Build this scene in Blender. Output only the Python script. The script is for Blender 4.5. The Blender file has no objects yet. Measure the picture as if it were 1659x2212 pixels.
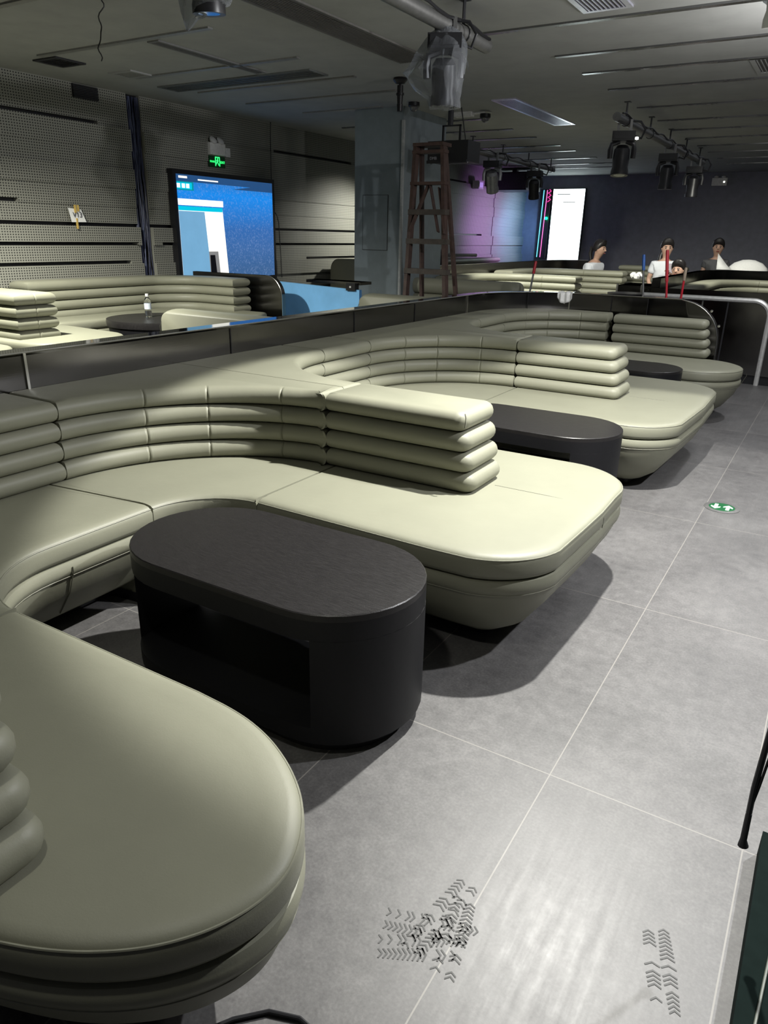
import bpy, bmesh, math, random
from mathutils import Vector, Matrix
random.seed(7)
PI = math.pi
C = bpy.context.scene.collection

# ------------------------------------------------------------------ materials
def newmat(name):
    m = bpy.data.materials.new(name); m.use_nodes = True
    nt = m.node_tree; b = nt.nodes['Principled BSDF']
    return m, nt, b
def setb(b, col=None, rough=None, metal=None, **k):
    if col is not None: b.inputs['Base Color'].default_value = (*col, 1)
    if rough is not None: b.inputs['Roughness'].default_value = rough
    if metal is not None: b.inputs['Metallic'].default_value = metal
    for n, v in k.items(): b.inputs[n.replace('_', ' ')].default_value = v
def bump(nt, b, src, strength=.2, dist=.002):
    n = nt.nodes.new('ShaderNodeBump'); n.inputs['Strength'].default_value = strength; n.inputs['Distance'].default_value = dist
    nt.links.new(src, n.inputs['Height']); nt.links.new(n.outputs['Normal'], b.inputs['Normal']); return n
def noise(nt, scale, detail=4, rough=.6, stretch=None):
    t = nt.nodes.new('ShaderNodeTexCoord'); n = nt.nodes.new('ShaderNodeTexNoise')
    n.inputs['Scale'].default_value = scale; n.inputs['Detail'].default_value = detail; n.inputs['Roughness'].default_value = rough
    if stretch:
        mp = nt.nodes.new('ShaderNodeMapping'); mp.inputs['Scale'].default_value = stretch
        nt.links.new(t.outputs['Object'], mp.inputs['Vector']); nt.links.new(mp.outputs['Vector'], n.inputs['Vector'])
    else: nt.links.new(t.outputs['Object'], n.inputs['Vector'])
    return n
def ramp(nt, src, stops):
    r = nt.nodes.new('ShaderNodeValToRGB'); e = r.color_ramp.elements
    e[0].position, e[0].color = stops[0][0], (*stops[0][1], 1); e[1].position, e[1].color = stops[-1][0], (*stops[-1][1], 1)
    for p, c in stops[1:-1]:
        x = e.new(p); x.color = (*c, 1)
    nt.links.new(src, r.inputs['Fac']); return r
def simple(name, col, rough=.5, metal=0, var=.12, scale=30, bs=0, **k):
    m, nt, b = newmat(name); setb(b, col, rough, metal, **k)
    n = noise(nt, scale)
    r = ramp(nt, n.outputs['Fac'], [(.3, tuple(c*(1-var) for c in col)), (.7, tuple(min(1, c*(1+var)) for c in col))])
    nt.links.new(r.outputs['Color'], b.inputs['Base Color'])
    if bs: bump(nt, b, n.outputs['Fac'], bs, .002)
    return m
def emis(name, col, s):
    m, nt, b = newmat(name); setb(b, (0, 0, 0), .4); b.inputs['Emission Color'].default_value = (*col, 1); b.inputs['Emission Strength'].default_value = s
    n = noise(nt, 6); r = ramp(nt, n.outputs['Fac'], [(.3, tuple(c*.93 for c in col)), (.7, col)]); nt.links.new(r.outputs['Color'], b.inputs['Emission Color'])
    return m

def leather(name, col):
    m, nt, b = newmat(name); setb(b, col, .5, Specular_IOR_Level=.4)
    n = noise(nt, 3.0, 3); r = ramp(nt, n.outputs['Fac'], [(.3, tuple(c*.95 for c in col)), (.7, tuple(c*1.04 for c in col))])
    nt.links.new(r.outputs['Color'], b.inputs['Base Color'])
    g = noise(nt, 260, 3, .7); w = noise(nt, 9, 3)
    mx = nt.nodes.new('ShaderNodeMath'); mx.operation = 'MULTIPLY_ADD'; mx.inputs[1].default_value = 5.0
    nt.links.new(w.outputs['Fac'], mx.inputs[0]); nt.links.new(g.outputs['Fac'], mx.inputs[2])
    bump(nt, b, mx.outputs[0], .22, .0012)
    return m
LEA = leather('sage_leather', (.212, .212, .160))
SEAM = simple('seam_thread', (.10, .10, .075), .6)
PIPE = simple('leather_piping', (.22, .22, .17), .45)
def mk_floor():
    m, nt, b = newmat('grey_tile')
    t = nt.nodes.new('ShaderNodeTexCoord'); s = nt.nodes.new('ShaderNodeSeparateXYZ'); nt.links.new(t.outputs['Object'], s.inputs[0])
    def line(out, off, per, w):
        a = nt.nodes.new('ShaderNodeMath'); a.operation = 'SUBTRACT'; nt.links.new(out, a.inputs[0]); a.inputs[1].default_value = off
        w_ = nt.nodes.new('ShaderNodeMath'); w_.operation = 'PINGPONG'; nt.links.new(a.outputs[0], w_.inputs[0]); w_.inputs[1].default_value = per/2
        c = nt.nodes.new('ShaderNodeMath'); c.operation = 'LESS_THAN'; nt.links.new(w_.outputs[0], c.inputs[0]); c.inputs[1].default_value = w
        return c, a
    lx, ax = line(s.outputs['X'], -.448, .6, .0018); ly, ay = line(s.outputs['Y'], 1.712, 1.2, .0018)
    mx = nt.nodes.new('ShaderNodeMath'); mx.operation = 'MAXIMUM'; nt.links.new(lx.outputs[0], mx.inputs[0]); nt.links.new(ly.outputs[0], mx.inputs[1])
    # a tone of its own for every tile
    def cell(a, per):
        d = nt.nodes.new('ShaderNodeMath'); d.operation = 'DIVIDE'; nt.links.new(a.outputs[0], d.inputs[0]); d.inputs[1].default_value = per
        f = nt.nodes.new('ShaderNodeMath'); f.operation = 'FLOOR'; nt.links.new(d.outputs[0], f.inputs[0]); return f
    cx, cy = cell(ax, .6), cell(ay, 1.2)
    cm = nt.nodes.new('ShaderNodeCombineXYZ'); nt.links.new(cx.outputs[0], cm.inputs[0]); nt.links.new(cy.outputs[0], cm.inputs[1])
    wn = nt.nodes.new('ShaderNodeTexWhiteNoise'); nt.links.new(cm.outputs[0], wn.inputs['Vector'])
    n1 = noise(nt, 2.2, 6, .62); n2 = noise(nt, 22, 5, .7); n3 = noise(nt, 5, 5, .65, (9, .7, 1)); n4 = noise(nt, 120, 2, .6)
    def ma(op, a, bb, c=None):
        q = nt.nodes.new('ShaderNodeMath'); q.operation = op
        for i, v in enumerate((a, bb, c)):
            if v is None: continue
            if isinstance(v, (int, float)): q.inputs[i].default_value = v
            else: nt.links.new(v, q.inputs[i])
        return q.outputs[0]
    v = ma('MULTIPLY_ADD', n1.outputs['Fac'], .45, ma('MULTIPLY_ADD', n2.outputs['Fac'], .36, ma('MULTIPLY', n4.outputs['Fac'], .3)))
    v = ma('MULTIPLY_ADD', wn.outputs['Value'], .05, v)
    r = ramp(nt, v, [(.42, (.066, .064, .065)), (.57, (.103, .10, .10)), (.72, (.148, .144, .143))])
    mixn = nt.nodes.new('ShaderNodeMix'); mixn.data_type = 'RGBA'; l3 = ma('LESS_THAN', ma('ABSOLUTE', ma('SUBTRACT', s.outputs['X'], .067), 0), .0018); nt.links.new(ma('MAXIMUM', mx.outputs[0], l3), mixn.inputs['Factor'])
    nt.links.new(r.outputs['Color'], mixn.inputs[6]); mixn.inputs[7].default_value = (.21, .20, .185, 1)
    nt.links.new(mixn.outputs[2], b.inputs['Base Color'])
    rr = ma('MULTIPLY_ADD', n3.outputs['Fac'], .3, ma('MULTIPLY_ADD', n2.outputs['Fac'], .22, .16))
    rr = ma('MULTIPLY_ADD', n3.outputs['Fac'], .16, ma('MULTIPLY_ADD', n2.outputs['Fac'], .16, .30)); nt.links.new(rr, b.inputs['Roughness']); b.inputs['Specular IOR Level'].default_value = .5
    bump(nt, b, n2.outputs['Fac'], .08, .002)
    return m
FLOOR = mk_floor()
def mk_glossy(name, col, metal=1.0, rough=.13, bs=.05, aniso=0):
    m, nt, b = newmat(name); setb(b, col, rough, metal)
    n = noise(nt, 2.0, 5, .6, (1.5, 1.5, 160)); bump(nt, b, n.outputs['Fac'], bs, .0015)
    n2 = noise(nt, 3, 3); r = ramp(nt, n2.outputs['Fac'], [(.3, (rough*.8,)*3), (.7, (rough*1.35,)*3)]); nt.links.new(r.outputs['Color'], b.inputs['Roughness'])
    if aniso:
        b.inputs['Anisotropic'].default_value = aniso; ge = nt.nodes.new('ShaderNodeNewGeometry'); cz = nt.nodes.new('ShaderNodeVectorMath'); cz.operation = 'CROSS_PRODUCT'; cz.inputs[1].default_value = (0, 0, 1); nt.links.new(ge.outputs['True Normal'], cz.inputs[0]); nt.links.new(cz.outputs[0], b.inputs['Tangent'])
    return m
BLACKMIR = mk_glossy('black_mirror_steel', (.16, .155, .15), 1.0, .2, .05, .85)
CHROME = mk_glossy('bright_steel_trim', (.75, .74, .70), 1.0, .2, .02)
ALU = mk_glossy('glossy_ceiling_profile', (.30, .30, .31), 1.0, .26, .0)
ALU2 = simple('dull_ceiling_profile', (.24, .24, .23), .5, .3)
def mk_table():
    m, nt, b = newmat('dark_laminate'); setb(b, (.022, .02, .021), .42, Specular_IOR_Level=.4)
    n = noise(nt, 40, 4, .7, (.6, 9, 1)); g = noise(nt, 420, 2, .6)
    r = ramp(nt, n.outputs['Fac'], [(.3, (.010, .0092, .0096)), (.7, (.018, .0165, .017))]); nt.links.new(r.outputs['Color'], b.inputs['Base Color'])
    rr = ramp(nt, n.outputs['Fac'], [(.3, (.3,)*3), (.7, (.42,)*3)]); nt.links.new(rr.outputs['Color'], b.inputs['Roughness'])
    bump(nt, b, g.outputs['Fac'], .3, .0012); return m
TABLE = mk_table()
TBODY = simple('black_matt_laminate', (.007, .007, .0085), .5, 0, .1, 60, .1, Specular_IOR_Level=.3)
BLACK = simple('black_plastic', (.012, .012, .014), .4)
DARKGREY = simple('dark_grey_metal', (.05, .05, .055), .45, .6)
CEIL = simple('grey_ceiling_paint', (.34, .345, .335), .85, 0, .07, 4, .05)
GREYMET = simple('galvanised_pipe', (.2, .2, .195), .45, .7)
WHITEP = simple('white_plastic', (.62, .62, .60), .5)
WHITECLOTH = simple('white_cotton', (.75, .75, .73), .9, 0, .05, 60, .2)
COLM = simple('blue_grey_column_paint', (.17, .20, .21), .7, 0, .08, 8, .05)
WALLB = simple('dark_back_wall', (.17, .175, .21), .8, 0, .1, 8)
def mk_perf():
    m, nt, b = newmat('perforated_panel'); setb(b, (.27, .27, .235), .6, .0)
    t = nt.nodes.new('ShaderNodeTexCoord'); mp = nt.nodes.new('ShaderNodeMapping'); mp.inputs['Scale'].default_value = (0, 1/.027, 1/.0235)
    nt.links.new(t.outputs['Object'], mp.inputs['Vector'])
    fr = nt.nodes.new('ShaderNodeVectorMath'); fr.operation = 'FRACTION'; nt.links.new(mp.outputs['Vector'], fr.inputs[0])
    sb = nt.nodes.new('ShaderNodeVectorMath'); sb.operation = 'SUBTRACT'; sb.inputs[1].default_value = (0, .5, .5); nt.links.new(fr.outputs[0], sb.inputs[0])
    ln = nt.nodes.new('ShaderNodeVectorMath'); ln.operation = 'LENGTH'; nt.links.new(sb.outputs[0], ln.inputs[0])
    r = ramp(nt, ln.outputs['Value'], [(.24, (.015, .015, .013)), (.30, (.25, .25, .215))])
    nt.links.new(r.outputs['Color'], b.inputs['Base Color']); return m
PERF = mk_perf()
GREEN = emis('green_sign_light', (.03, 1, .18), 2.2)
GREEND = simple('green_sign_face', (.0, .22, .06), .4)
WHITEG = emis('sign_white', (.75, 1, .82), 1.6)
SKIN = simple('skin', (.42, .26, .19), .55); HAIR = simple('black_hair', (.012, .01, .01), .45)
def mk_plastic_bag():
    m, nt, b = newmat('clear_plastic_wrap')
    out = nt.nodes['Material Output']; tr = nt.nodes.new('ShaderNodeBsdfTransparent'); tr.inputs['Color'].default_value = (.82, .84, .86, 1)
    setb(b, (.34, .355, .38), .12); n = noise(nt, 11, 5, .7); bump(nt, b, n.outputs['Fac'], 1.0, .03)
    ly = nt.nodes.new('ShaderNodeLayerWeight'); ly.inputs['Blend'].default_value = .35
    r = ramp(nt, ly.outputs['Facing'], [(.05, (.06,)*3), (.8, (.62,)*3)])
    mx = nt.nodes.new('ShaderNodeMixShader'); nt.links.new(r.outputs['Color'], mx.inputs[0]); nt.links.new(tr.outputs[0], mx.inputs[1]); nt.links.new(b.outputs[0], mx.inputs[2])
    nt.links.new(mx.outputs[0], out.inputs['Surface']); return m
BAG = mk_plastic_bag()
def mk_glass(name='clear_bottle_plastic'):
    m, nt, b = newmat(name); setb(b, (.95, .97, 1), .05); b.inputs['Transmission Weight'].default_value = 1; b.inputs['IOR'].default_value = 1.3
    n = noise(nt, 40); bump(nt, b, n.outputs['Fac'], .05, .001); return m
PET = mk_glass()

# ------------------------------------------------------------------ mesh helpers
class MB:
    def __init__(s): s.v = []; s.f = []; s.m = []
    def add(s, vs, fs, mi=0):
        o = len(s.v); s.v += [tuple(p) for p in vs]; s.f += [tuple(i+o for i in f) for f in fs]; s.m += [mi]*len(fs)
    def box(s, x0, x1, y0, y1, z0, z1, mi=0, M=None):
        p = [(x, y, z) for z in (z0, z1) for x, y in ((x0, y0), (x1, y0), (x1, y1), (x0, y1))]
        if M is not None: p = [M @ Vector(q) for q in p]
        s.add(p, [(3, 2, 1, 0), (4, 5, 6, 7), (0, 1, 5, 4), (1, 2, 6, 5), (2, 3, 7, 6), (3, 0, 4, 7)], mi)
    def prism(s, pts, z0, z1, mi=0):
        n = len(pts); s.add([(x, y, z0) for x, y in pts] + [(x, y, z1) for x, y in pts],
            [tuple(range(n-1, -1, -1)), tuple(range(n, 2*n))] + [(i, (i+1) % n, n+(i+1) % n, n+i) for i in range(n)], mi)
    def loft(s, rings, mi=0, caps=True):
        n = len(rings[0]); o = len(s.v); fs = []
        for k in range(len(rings)-1):
            for i in range(n):
                j = (i+1) % n; fs.append((k*n+i, k*n+j, (k+1)*n+j, (k+1)*n+i))
        if caps: fs += [tuple(range(n-1, -1, -1)), tuple(range((len(rings)-1)*n, len(rings)*n))]
        s.add([p for r in rings for p in r], fs, mi)
    def tube(s, path, r, n=8, mi=0, closed=False, caps=True):
        P = [Vector(p) for p in path]; rs = r if isinstance(r, (list, tuple)) else [r]*len(P); rings = []
        prev = None
        for i, p in enumerate(P):
            a = P[(i-1) % len(P)] if (closed or i) else P[0]; c = P[(i+1) % len(P)] if (closed or i < len(P)-1) else P[-1]
            t = (c-a); t = t.normalized() if t.length > 1e-9 else Vector((0, 0, 1))
            if prev is None:
                u = t.cross(Vector((0, 0, 1)) if abs(t.z) < .9 else Vector((1, 0, 0))).normalized()
            else:
                u = prev - t*prev.dot(t); u = u.normalized() if u.length > 1e-6 else t.orthogonal().normalized()
            prev = u; w = t.cross(u)
            rings.append([p + (u*math.cos(2*PI*k/n) + w*math.sin(2*PI*k/n))*rs[i] for k in range(n)])
        if closed: rings.append(rings[0]); s.loft(rings, mi, False)
        else: s.loft(rings, mi, caps)
    def lathe(s, c, prof, n=24, mi=0, M=None):
        rings = []
        for r, z in prof:
            q = [Vector((r*math.cos(2*PI*k/n), r*math.sin(2*PI*k/n), z)) for k in range(n)]
            if M is not None: q = [M @ p for p in q]
            rings.append([Vector(c)+p for p in q])
        s.loft(rings, mi)
    def build(s, name, mat, parent=None, angle=35, loc=None):
        me = bpy.data.meshes.new(name); me.from_pydata(s.v, [], s.f)
        for m in (mat if isinstance(mat, (list, tuple)) else [mat]): me.materials.append(m)
        for p, mi in zip(me.polygons, s.m): p.material_index = mi
        bm = bmesh.new(); bm.from_mesh(me); bmesh.ops.remove_doubles(bm, verts=bm.verts, dist=1e-5); bmesh.ops.recalc_face_normals(bm, faces=bm.faces); bm.to_mesh(me); bm.free()
        me.polygons.foreach_set('use_smooth', [True]*len(me.polygons)); me.set_sharp_from_angle(angle=math.radians(angle))
        o = bpy.data.objects.new(name, me); C.objects.link(o)
        if parent is not None: o.parent = parent; o.matrix_parent_inverse = parent.matrix_basis.inverted() if loc is None else Matrix()
        if loc is not None: o.location = loc
        return o
def thing(name, label, cat, loc=(0, 0, 0), group=None, rz=0):
    o = bpy.data.objects.new(name, None); C.objects.link(o); o.location = loc; o.rotation_euler.z = rz; o.empty_display_size = .1
    o['label'] = label; o['category'] = cat
    if group: o['group'] = group
    bpy.context.view_layer.update() if False else None
    o.matrix_basis = Matrix.Translation(loc) @ Matrix.Rotation(rz, 4, 'Z')
    return o
def tag(o, label, cat, group=None):
    o['label'] = label; o['category'] = cat
    if group: o['group'] = group
    return o
def struct(o): o['kind'] = 'structure'; return o
def R(a, ax='Z'): return Matrix.Rotation(math.radians(a), 4, ax)

def arc(cx, cy, r, a0, a1, n=14):
    return [(cx+r*math.cos(math.radians(a0+(a1-a0)*i/n)), cy+r*math.sin(math.radians(a0+(a1-a0)*i/n))) for i in range(n+1)]
def dedupe(p):
    q = []
    for a in p:
        if not q or math.hypot(a[0]-q[-1][0], a[1]-q[-1][1]) > 1e-4: q.append(a)
    if math.hypot(q[0][0]-q[-1][0], q[0][1]-q[-1][1]) < 1e-4: q.pop()
    return q
def area(p): return sum(p[i][0]*p[(i+1) % len(p)][1]-p[(i+1) % len(p)][0]*p[i][1] for i in range(len(p)))/2
def chaikin(p, it=2):
    for _ in range(it):
        q = []
        for i, a in enumerate(p):
            b = p[(i+1) % len(p)]; q += [(a[0]*.75+b[0]*.25, a[1]*.75+b[1]*.25), (a[0]*.25+b[0]*.75, a[1]*.25+b[1]*.75)]
        p = q
    return p
def densify(p, step=.06):
    q = []
    for i, a in enumerate(p):
        b = p[(i+1) % len(p)]; d = math.hypot(b[0]-a[0], b[1]-a[1]); n = max(1, int(d/step))
        q += [(a[0]+(b[0]-a[0])*k/n, a[1]+(b[1]-a[1])*k/n) for k in range(n)]
    return q
def notch(p, seams, dep=.006, hw=.012):
    """cut stitched seams into an outline (CCW) near the given points"""
    q = []; n = len(p); dips = []
    for i, a in enumerate(p):
        b = p[(i+1) % n]; q.append(a); d = math.hypot(b[0]-a[0], b[1]-a[1])
        if d < 1e-6: continue
        for s in seams:
            t = ((s[0]-a[0])*(b[0]-a[0])+(s[1]-a[1])*(b[1]-a[1]))/d/d
            if 0 <= t < 1:
                c = (a[0]+t*(b[0]-a[0]), a[1]+t*(b[1]-a[1]))
                if math.hypot(c[0]-s[0], c[1]-s[1]) < .03 and hw < t*d < d-hw:
                    nx, ny = -(b[1]-a[1])/d, (b[0]-a[0])/d; ux, uy = (b[0]-a[0])/d, (b[1]-a[1])/d
                    q += [(c[0]-ux*hw, c[1]-uy*hw), (c[0]-ux*hw*.4, c[1]-uy*hw*.4), c, (c[0]+ux*hw*.4, c[1]+uy*hw*.4), (c[0]+ux*hw, c[1]+uy*hw)]; dips.append(c)
    return q, [(.0065 if x in dips else 0) for x in q]
def offset(p, d):
    """inset a CCW polygon, d[i] = inset of edge i -> i+1"""
    n = len(p); N = []
    for i in range(n):
        a, b = p[i], p[(i+1) % n]; L = math.hypot(b[0]-a[0], b[1]-a[1]) or 1e-9
        N.append((-(b[1]-a[1])/L, (b[0]-a[0])/L))
    out = []
    for i in range(n):
        na, nb, da, db = N[i-1], N[i], d[i-1], d[i]
        det = na[0]*nb[1]-na[1]*nb[0]
        if abs(det) < .08:
            m = (na[0]+nb[0], na[1]+nb[1]); L = math.hypot(*m) or 1; x = (m[0]/L*(da+db)/2, m[1]/L*(da+db)/2)
        else: x = ((da*nb[1]-db*na[1])/det, (na[0]*db-nb[0]*da)/det)
        out.append((p[i][0]+x[0], p[i][1]+x[1]))
    return out
def slab(mb, pts, z0, z1, exposed, e=.042, ec=.003, n=9, dips=None):
    """padded block with bulging edges; exposed(midpoint) tells which edges bulge"""
    ww = [exposed(((a[0]+b[0])/2, (a[1]+b[1])/2)) for a, b in zip(pts, pts[1:]+pts[:1])]
    ww = [e if w is True else (w if w else ec) for w in ww]
    h = (z1-z0)/2; zc = (z0+z1)/2; rings = []
    for k in range(n+1):
        th = -PI/2+PI*k/n; c = 1-math.cos(th)
        q = offset(pts, [w*c for w in ww])
        if dips:
            g = offset(pts, [.01]*len(pts)); q = [(x+(gx-px)*100*dp, y+(gy-py)*100*dp) if dp else (x, y) for (x, y), (gx, gy), (px, py), dp in zip(q, g, pts, dips)]
        rings.append([(x, y, zc+h*math.sin(th)) for x, y in q])
    mb.loft(rings)
def profile(mb, pts, prof, exposed, caps=True):
    if area(pts) < 0: pts = pts[::-1]
    ww = [exposed(((a[0]+b[0])/2, (a[1]+b[1])/2)) for a, b in zip(pts, pts[1:]+pts[:1])]
    rings = []
    for ins, z in prof:
        q = offset(pts, [ins if w else min(ins, .004) for w in ww]); rings.append([(x, y, z) for x, y in q])
    mb.loft(rings, 0, caps)

SEATP = [(.03, .355), (.008, .362), (0, .378), (0, .418), (.004, .434), (.014, .444), (.032, .449), (.07, .451)]
BASEP = [(.025, .356), (.006, .35), (0, .335), (0, .318), (.006, .300), (.009, .298), (.010, .294), (.04, .22), (.12, .11), (.20, .055), (.235, .04), (.26, .038)]
def chain(pts, ok):
    """longest run of exposed edges of an outline, as points"""
    if area(pts) < 0: pts = pts[::-1]
    n = len(pts); fl = [ok(((pts[i][0]+pts[(i+1) % n][0])/2, (pts[i][1]+pts[(i+1) % n][1])/2)) for i in range(n)]
    if all(fl): return pts+[pts[0]]
    s = next(i for i in range(n) if fl[i] and not fl[i-1]); out = [pts[s]]; i = s
    while fl[i % n]: i += 1; out.append(pts[i % n])
    return out
def bench(par, outline, exposed, dz=0, plinth=True, pipe=True):
    outline = dedupe(outline)
    if area(outline) < 0: outline = outline[::-1]
    m = MB(); profile(m, outline, [(i, z+dz) for i, z in SEATP], exposed); cu = m.build('seat_cushion', LEA, par, 50)
    m = MB(); profile(m, outline, [(i, z+dz) for i, z in BASEP[::-1]], exposed); ba = m.build('seat_base', LEA, par, 50)
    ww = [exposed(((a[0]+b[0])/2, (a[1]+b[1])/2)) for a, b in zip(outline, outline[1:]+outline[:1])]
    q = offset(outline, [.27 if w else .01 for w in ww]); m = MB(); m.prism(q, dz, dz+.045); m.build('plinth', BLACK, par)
    if pipe:
        for ins, z, nm, r in ((.004, .4345, 'piping', .0026), (.0065, .2985, 'stitched_seam', .0017)):
            q = offset(outline, [ins if w else .004 for w in ww])
            fl = ww; n = len(q)
            if all(fl): path = q+[q[0]]
            else:
                s = next(i for i in range(n) if fl[i] and not fl[i-1]); path = [q[s]]; i = s
                while fl[i % n]: i += 1; path.append(q[i % n])
            m = MB(); m.tube([(x, y, z+dz) for x, y in path], r, 6); m.build(nm, PIPE, cu if nm == 'piping' else ba)
def seamline(par, pts, r=.0022, name='stitched_seam'):
    m = MB(); m.tube(pts, r, 6); m.build(name, SEAM, par)
def levels(par, outline, exposed, z0=.45, n=4, h=.086, e=.042, taper=None, seams=(), mat=None, name='backrest_roll', top=None):
    for k in range(n):
        p = [(taper(x, y, k) if taper else (x, y)) for x, y in dedupe(outline)]
        if area(p) < 0: p = p[::-1]
        dp = None
        if seams: p, dp = notch(p, seams)
        m = MB(); slab(m, p, z0+k*h+.001, z0+(k+1)*h-.001, exposed, e, dips=dp)
        m.build(name, mat or LEA, par, 60)

# ------------------------------------------------------------------ room shell
ZC = 2.8
m = MB(); m.box(-3.06, 3.6, -3, 8.95, -.1, 0); fl = struct(m.build('floor', FLOOR))
m = MB(); m.box(-6.95, -3.06, -3, 17.5, -.1, .2); m.box(-3.06, 3.6, 8.95, 17.5, -.1, .2); struct(m.build('floor_raised', simple('platform_floor', (.07, .068, .068), .5)))
m = MB(); m.box(-7.0, 3.6, -3, 17.6, ZC, ZC+.1); struct(m.build('ceiling', CEIL))
m = MB(); m.box(-7.0, 3.6, 17.5, 17.6, 0, ZC); struct(m.build('wall_back', WALLB))
m = MB(); m.box(3.6, 3.7, -3, 17.6, 0, ZC); struct(m.build('wall_right', WALLB))
m = MB(); m.box(-7.0, 3.6, -3.1, -3, 0, ZC); struct(m.build('wall_front', WALLB))
# left wall: bands of perforated panel, staggered in depth, with slots
m = MB(); m.box(-7.05, -6.93, -3, 17.5, 0, ZC, 1)
zs = [ZC, 2.46, 2.25, 2.07, 1.88, 1.69, 1.49, 1.30, 1.11, .92, .73, .54, .35, .2]
dep = [0, .03, .012, .03, .01, .0, .045, .02, .05, .02, .0, .0, .0]
slots = {2.46: [(-3, 5.56), (8.35, 10.2), (12.2, 14.3)], 1.69: [(-3, 4.54)], 1.49: [(-3, 15.2)], 1.30: [(-3, 5.9), (6.25, 12)], 1.11: [(-3, 5.8), (9, 12.5)]}
segs = [(-3, 5.95), (6.13, 6.42), (6.42, 15.7), (15.7, 17.5)]
for bi in range(len(zs)-1):
    z1, z0 = zs[bi], zs[bi+1]
    for si, (a, b) in enumerate(segs):
        d = dep[bi] + (.012 if si == 3 else 0)
        cuts = [a, b]
        for (s0, s1) in slots.get(z0, []):
            for q in (s0, s1):
                if a < q < b: cuts.append(q)
        cuts.sort()
        for c0, c1 in zip(cuts, cuts[1:]):
            mid = (c0+c1)/2; g = .034 if any(s0 < mid < s1 for s0, s1 in slots.get(z0, [])) else 0
            m.box(-6.94, -6.87+d, c0, c1, z0+g, z1)
struct(m.build('wall_left', [PERF, BLACK], None, 30))
# cable chase in the left wall
t = thing('cable_chase', 'tall open channel in the perforated wall full of loose dark blue cables', 'cable duct', (-6.9, 6.04, .2))
m = MB(); m.box(-6.93, -6.92, 5.95, 6.13, .2, ZC); m.build('back_panel', BLACK, t)
CAB = simple('blue_black_cable', (.03, .035, .075), .4); CAB2 = simple('grey_blue_cable', (.12, .14, .24), .4)
for k in range(26):
    y = 5.965+.15*random.random(); p = []
    for i in range(24):
        z = ZC-.02-(ZC-.25)*i/23
        y += random.uniform(-.012, .012)+.004*math.sin(k+i*.7); y = min(6.12, max(5.96, y)); p.append((-6.9+.035*((k*7) % 5)/5, y, z))
    m = MB(); m.tube(p, .0055, 5); m.build('cable', CAB if k % 3 else CAB2, t)
# wall grille, paper, hanging wire, tv, exit sign
t = thing('wall_vent', 'small dark louvred vent high on the perforated wall', 'vent', (-6.86, 5.43, 2.74))
m = MB(); m.box(-6.87, -6.85, 5.29, 5.58, 2.67, 2.79); m.build('backing', BLACK, t)
for k in range(8): m = MB(); m.box(-6.855, -6.838, 5.29, 5.58, 2.675+.0145*k, 2.683+.0145*k); m.build('louvre', DARKGREY, t)
t = thing('paper_note', 'white sheet with handwriting taped to the perforated wall', 'paper', (-6.8, 5.12, 1.58))
PX = -6.815
m = MB(); m.add([(PX, 5.04, 1.655), (PX, 5.19, 1.645), (PX+.02, 5.225, 1.525), (PX+.01, 5.06, 1.522)], [(0, 1, 2, 3)])
m.add([(PX-.002, 5.04, 1.655), (PX-.002, 5.19, 1.645), (PX+.018, 5.225, 1.525), (PX+.008, 5.06, 1.522)], [(3, 2, 1, 0)]); m.build('sheet', WHITECLOTH, t)
TAPE = simple('masking_tape', (.55, .38, .1), .6)
for (a, b, c, d) in ((5.105, 5.122, 1.61, 1.685), (5.14, 5.155, 1.625, 1.685), (5.11, 5.125, 1.46, 1.56)):
    m = MB(); m.box(PX+.004, PX+.02, a, b, c, d); m.build('tape', TAPE, t)
def text(par, s, size, loc, rot, mat, name='lettering', ext=.001):
    cu = bpy.data.curves.new(name, 'FONT'); cu.body = s; cu.size = size; cu.extrude = ext; cu.align_x = 'CENTER'; cu.align_y = 'CENTER'
    o = bpy.data.objects.new(name, cu); C.objects.link(o); cu.materials.append(mat)
    dg = bpy.context.evaluated_depsgraph_get(); me = bpy.data.meshes.new_from_object(o.evaluated_get(dg)); bpy.data.objects.remove(o)
    o = bpy.data.objects.new(name, me); C.objects.link(o)
    o.matrix_basis = Matrix.Translation(loc) @ rot
    if not me.materials: me.materials.append(mat)
    if par is not None: o.parent = par; o.matrix_parent_inverse = par.matrix_basis.inverted()
    return o
FACEX = Matrix(((0, 0, 1, 0), (1, 0, 0, 0), (0, 1, 0, 0), (0, 0, 0, 1)))   # text on a wall facing +X, reading towards +Y
FACEY = Matrix(((1, 0, 0, 0), (0, 0, -1, 0), (0, 1, 0, 0), (0, 0, 0, 1)))   # text facing -Y, reading towards +X
INK = simple('ink', (.05, .05, .07), .6)
text(t, 'V13', .07, (PX+.019, 5.13, 1.59), FACEX, INK, 'handwriting')
t = thing('hanging_wire', 'thin black wire hanging down the perforated wall right of the screen', 'wire', (-6.8, 8.35, 1))
p = [(-6.79, 8.22+.03*math.sin(z*2.1)+(.1 if z < 1.7 else .0)*(min(1, (1.9-z)/.3)), z) for z in [2.8-.08*i for i in range(25)]]
m = MB(); m.tube(p, .006, 6); m.build('wire', BLACK, t)

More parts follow.
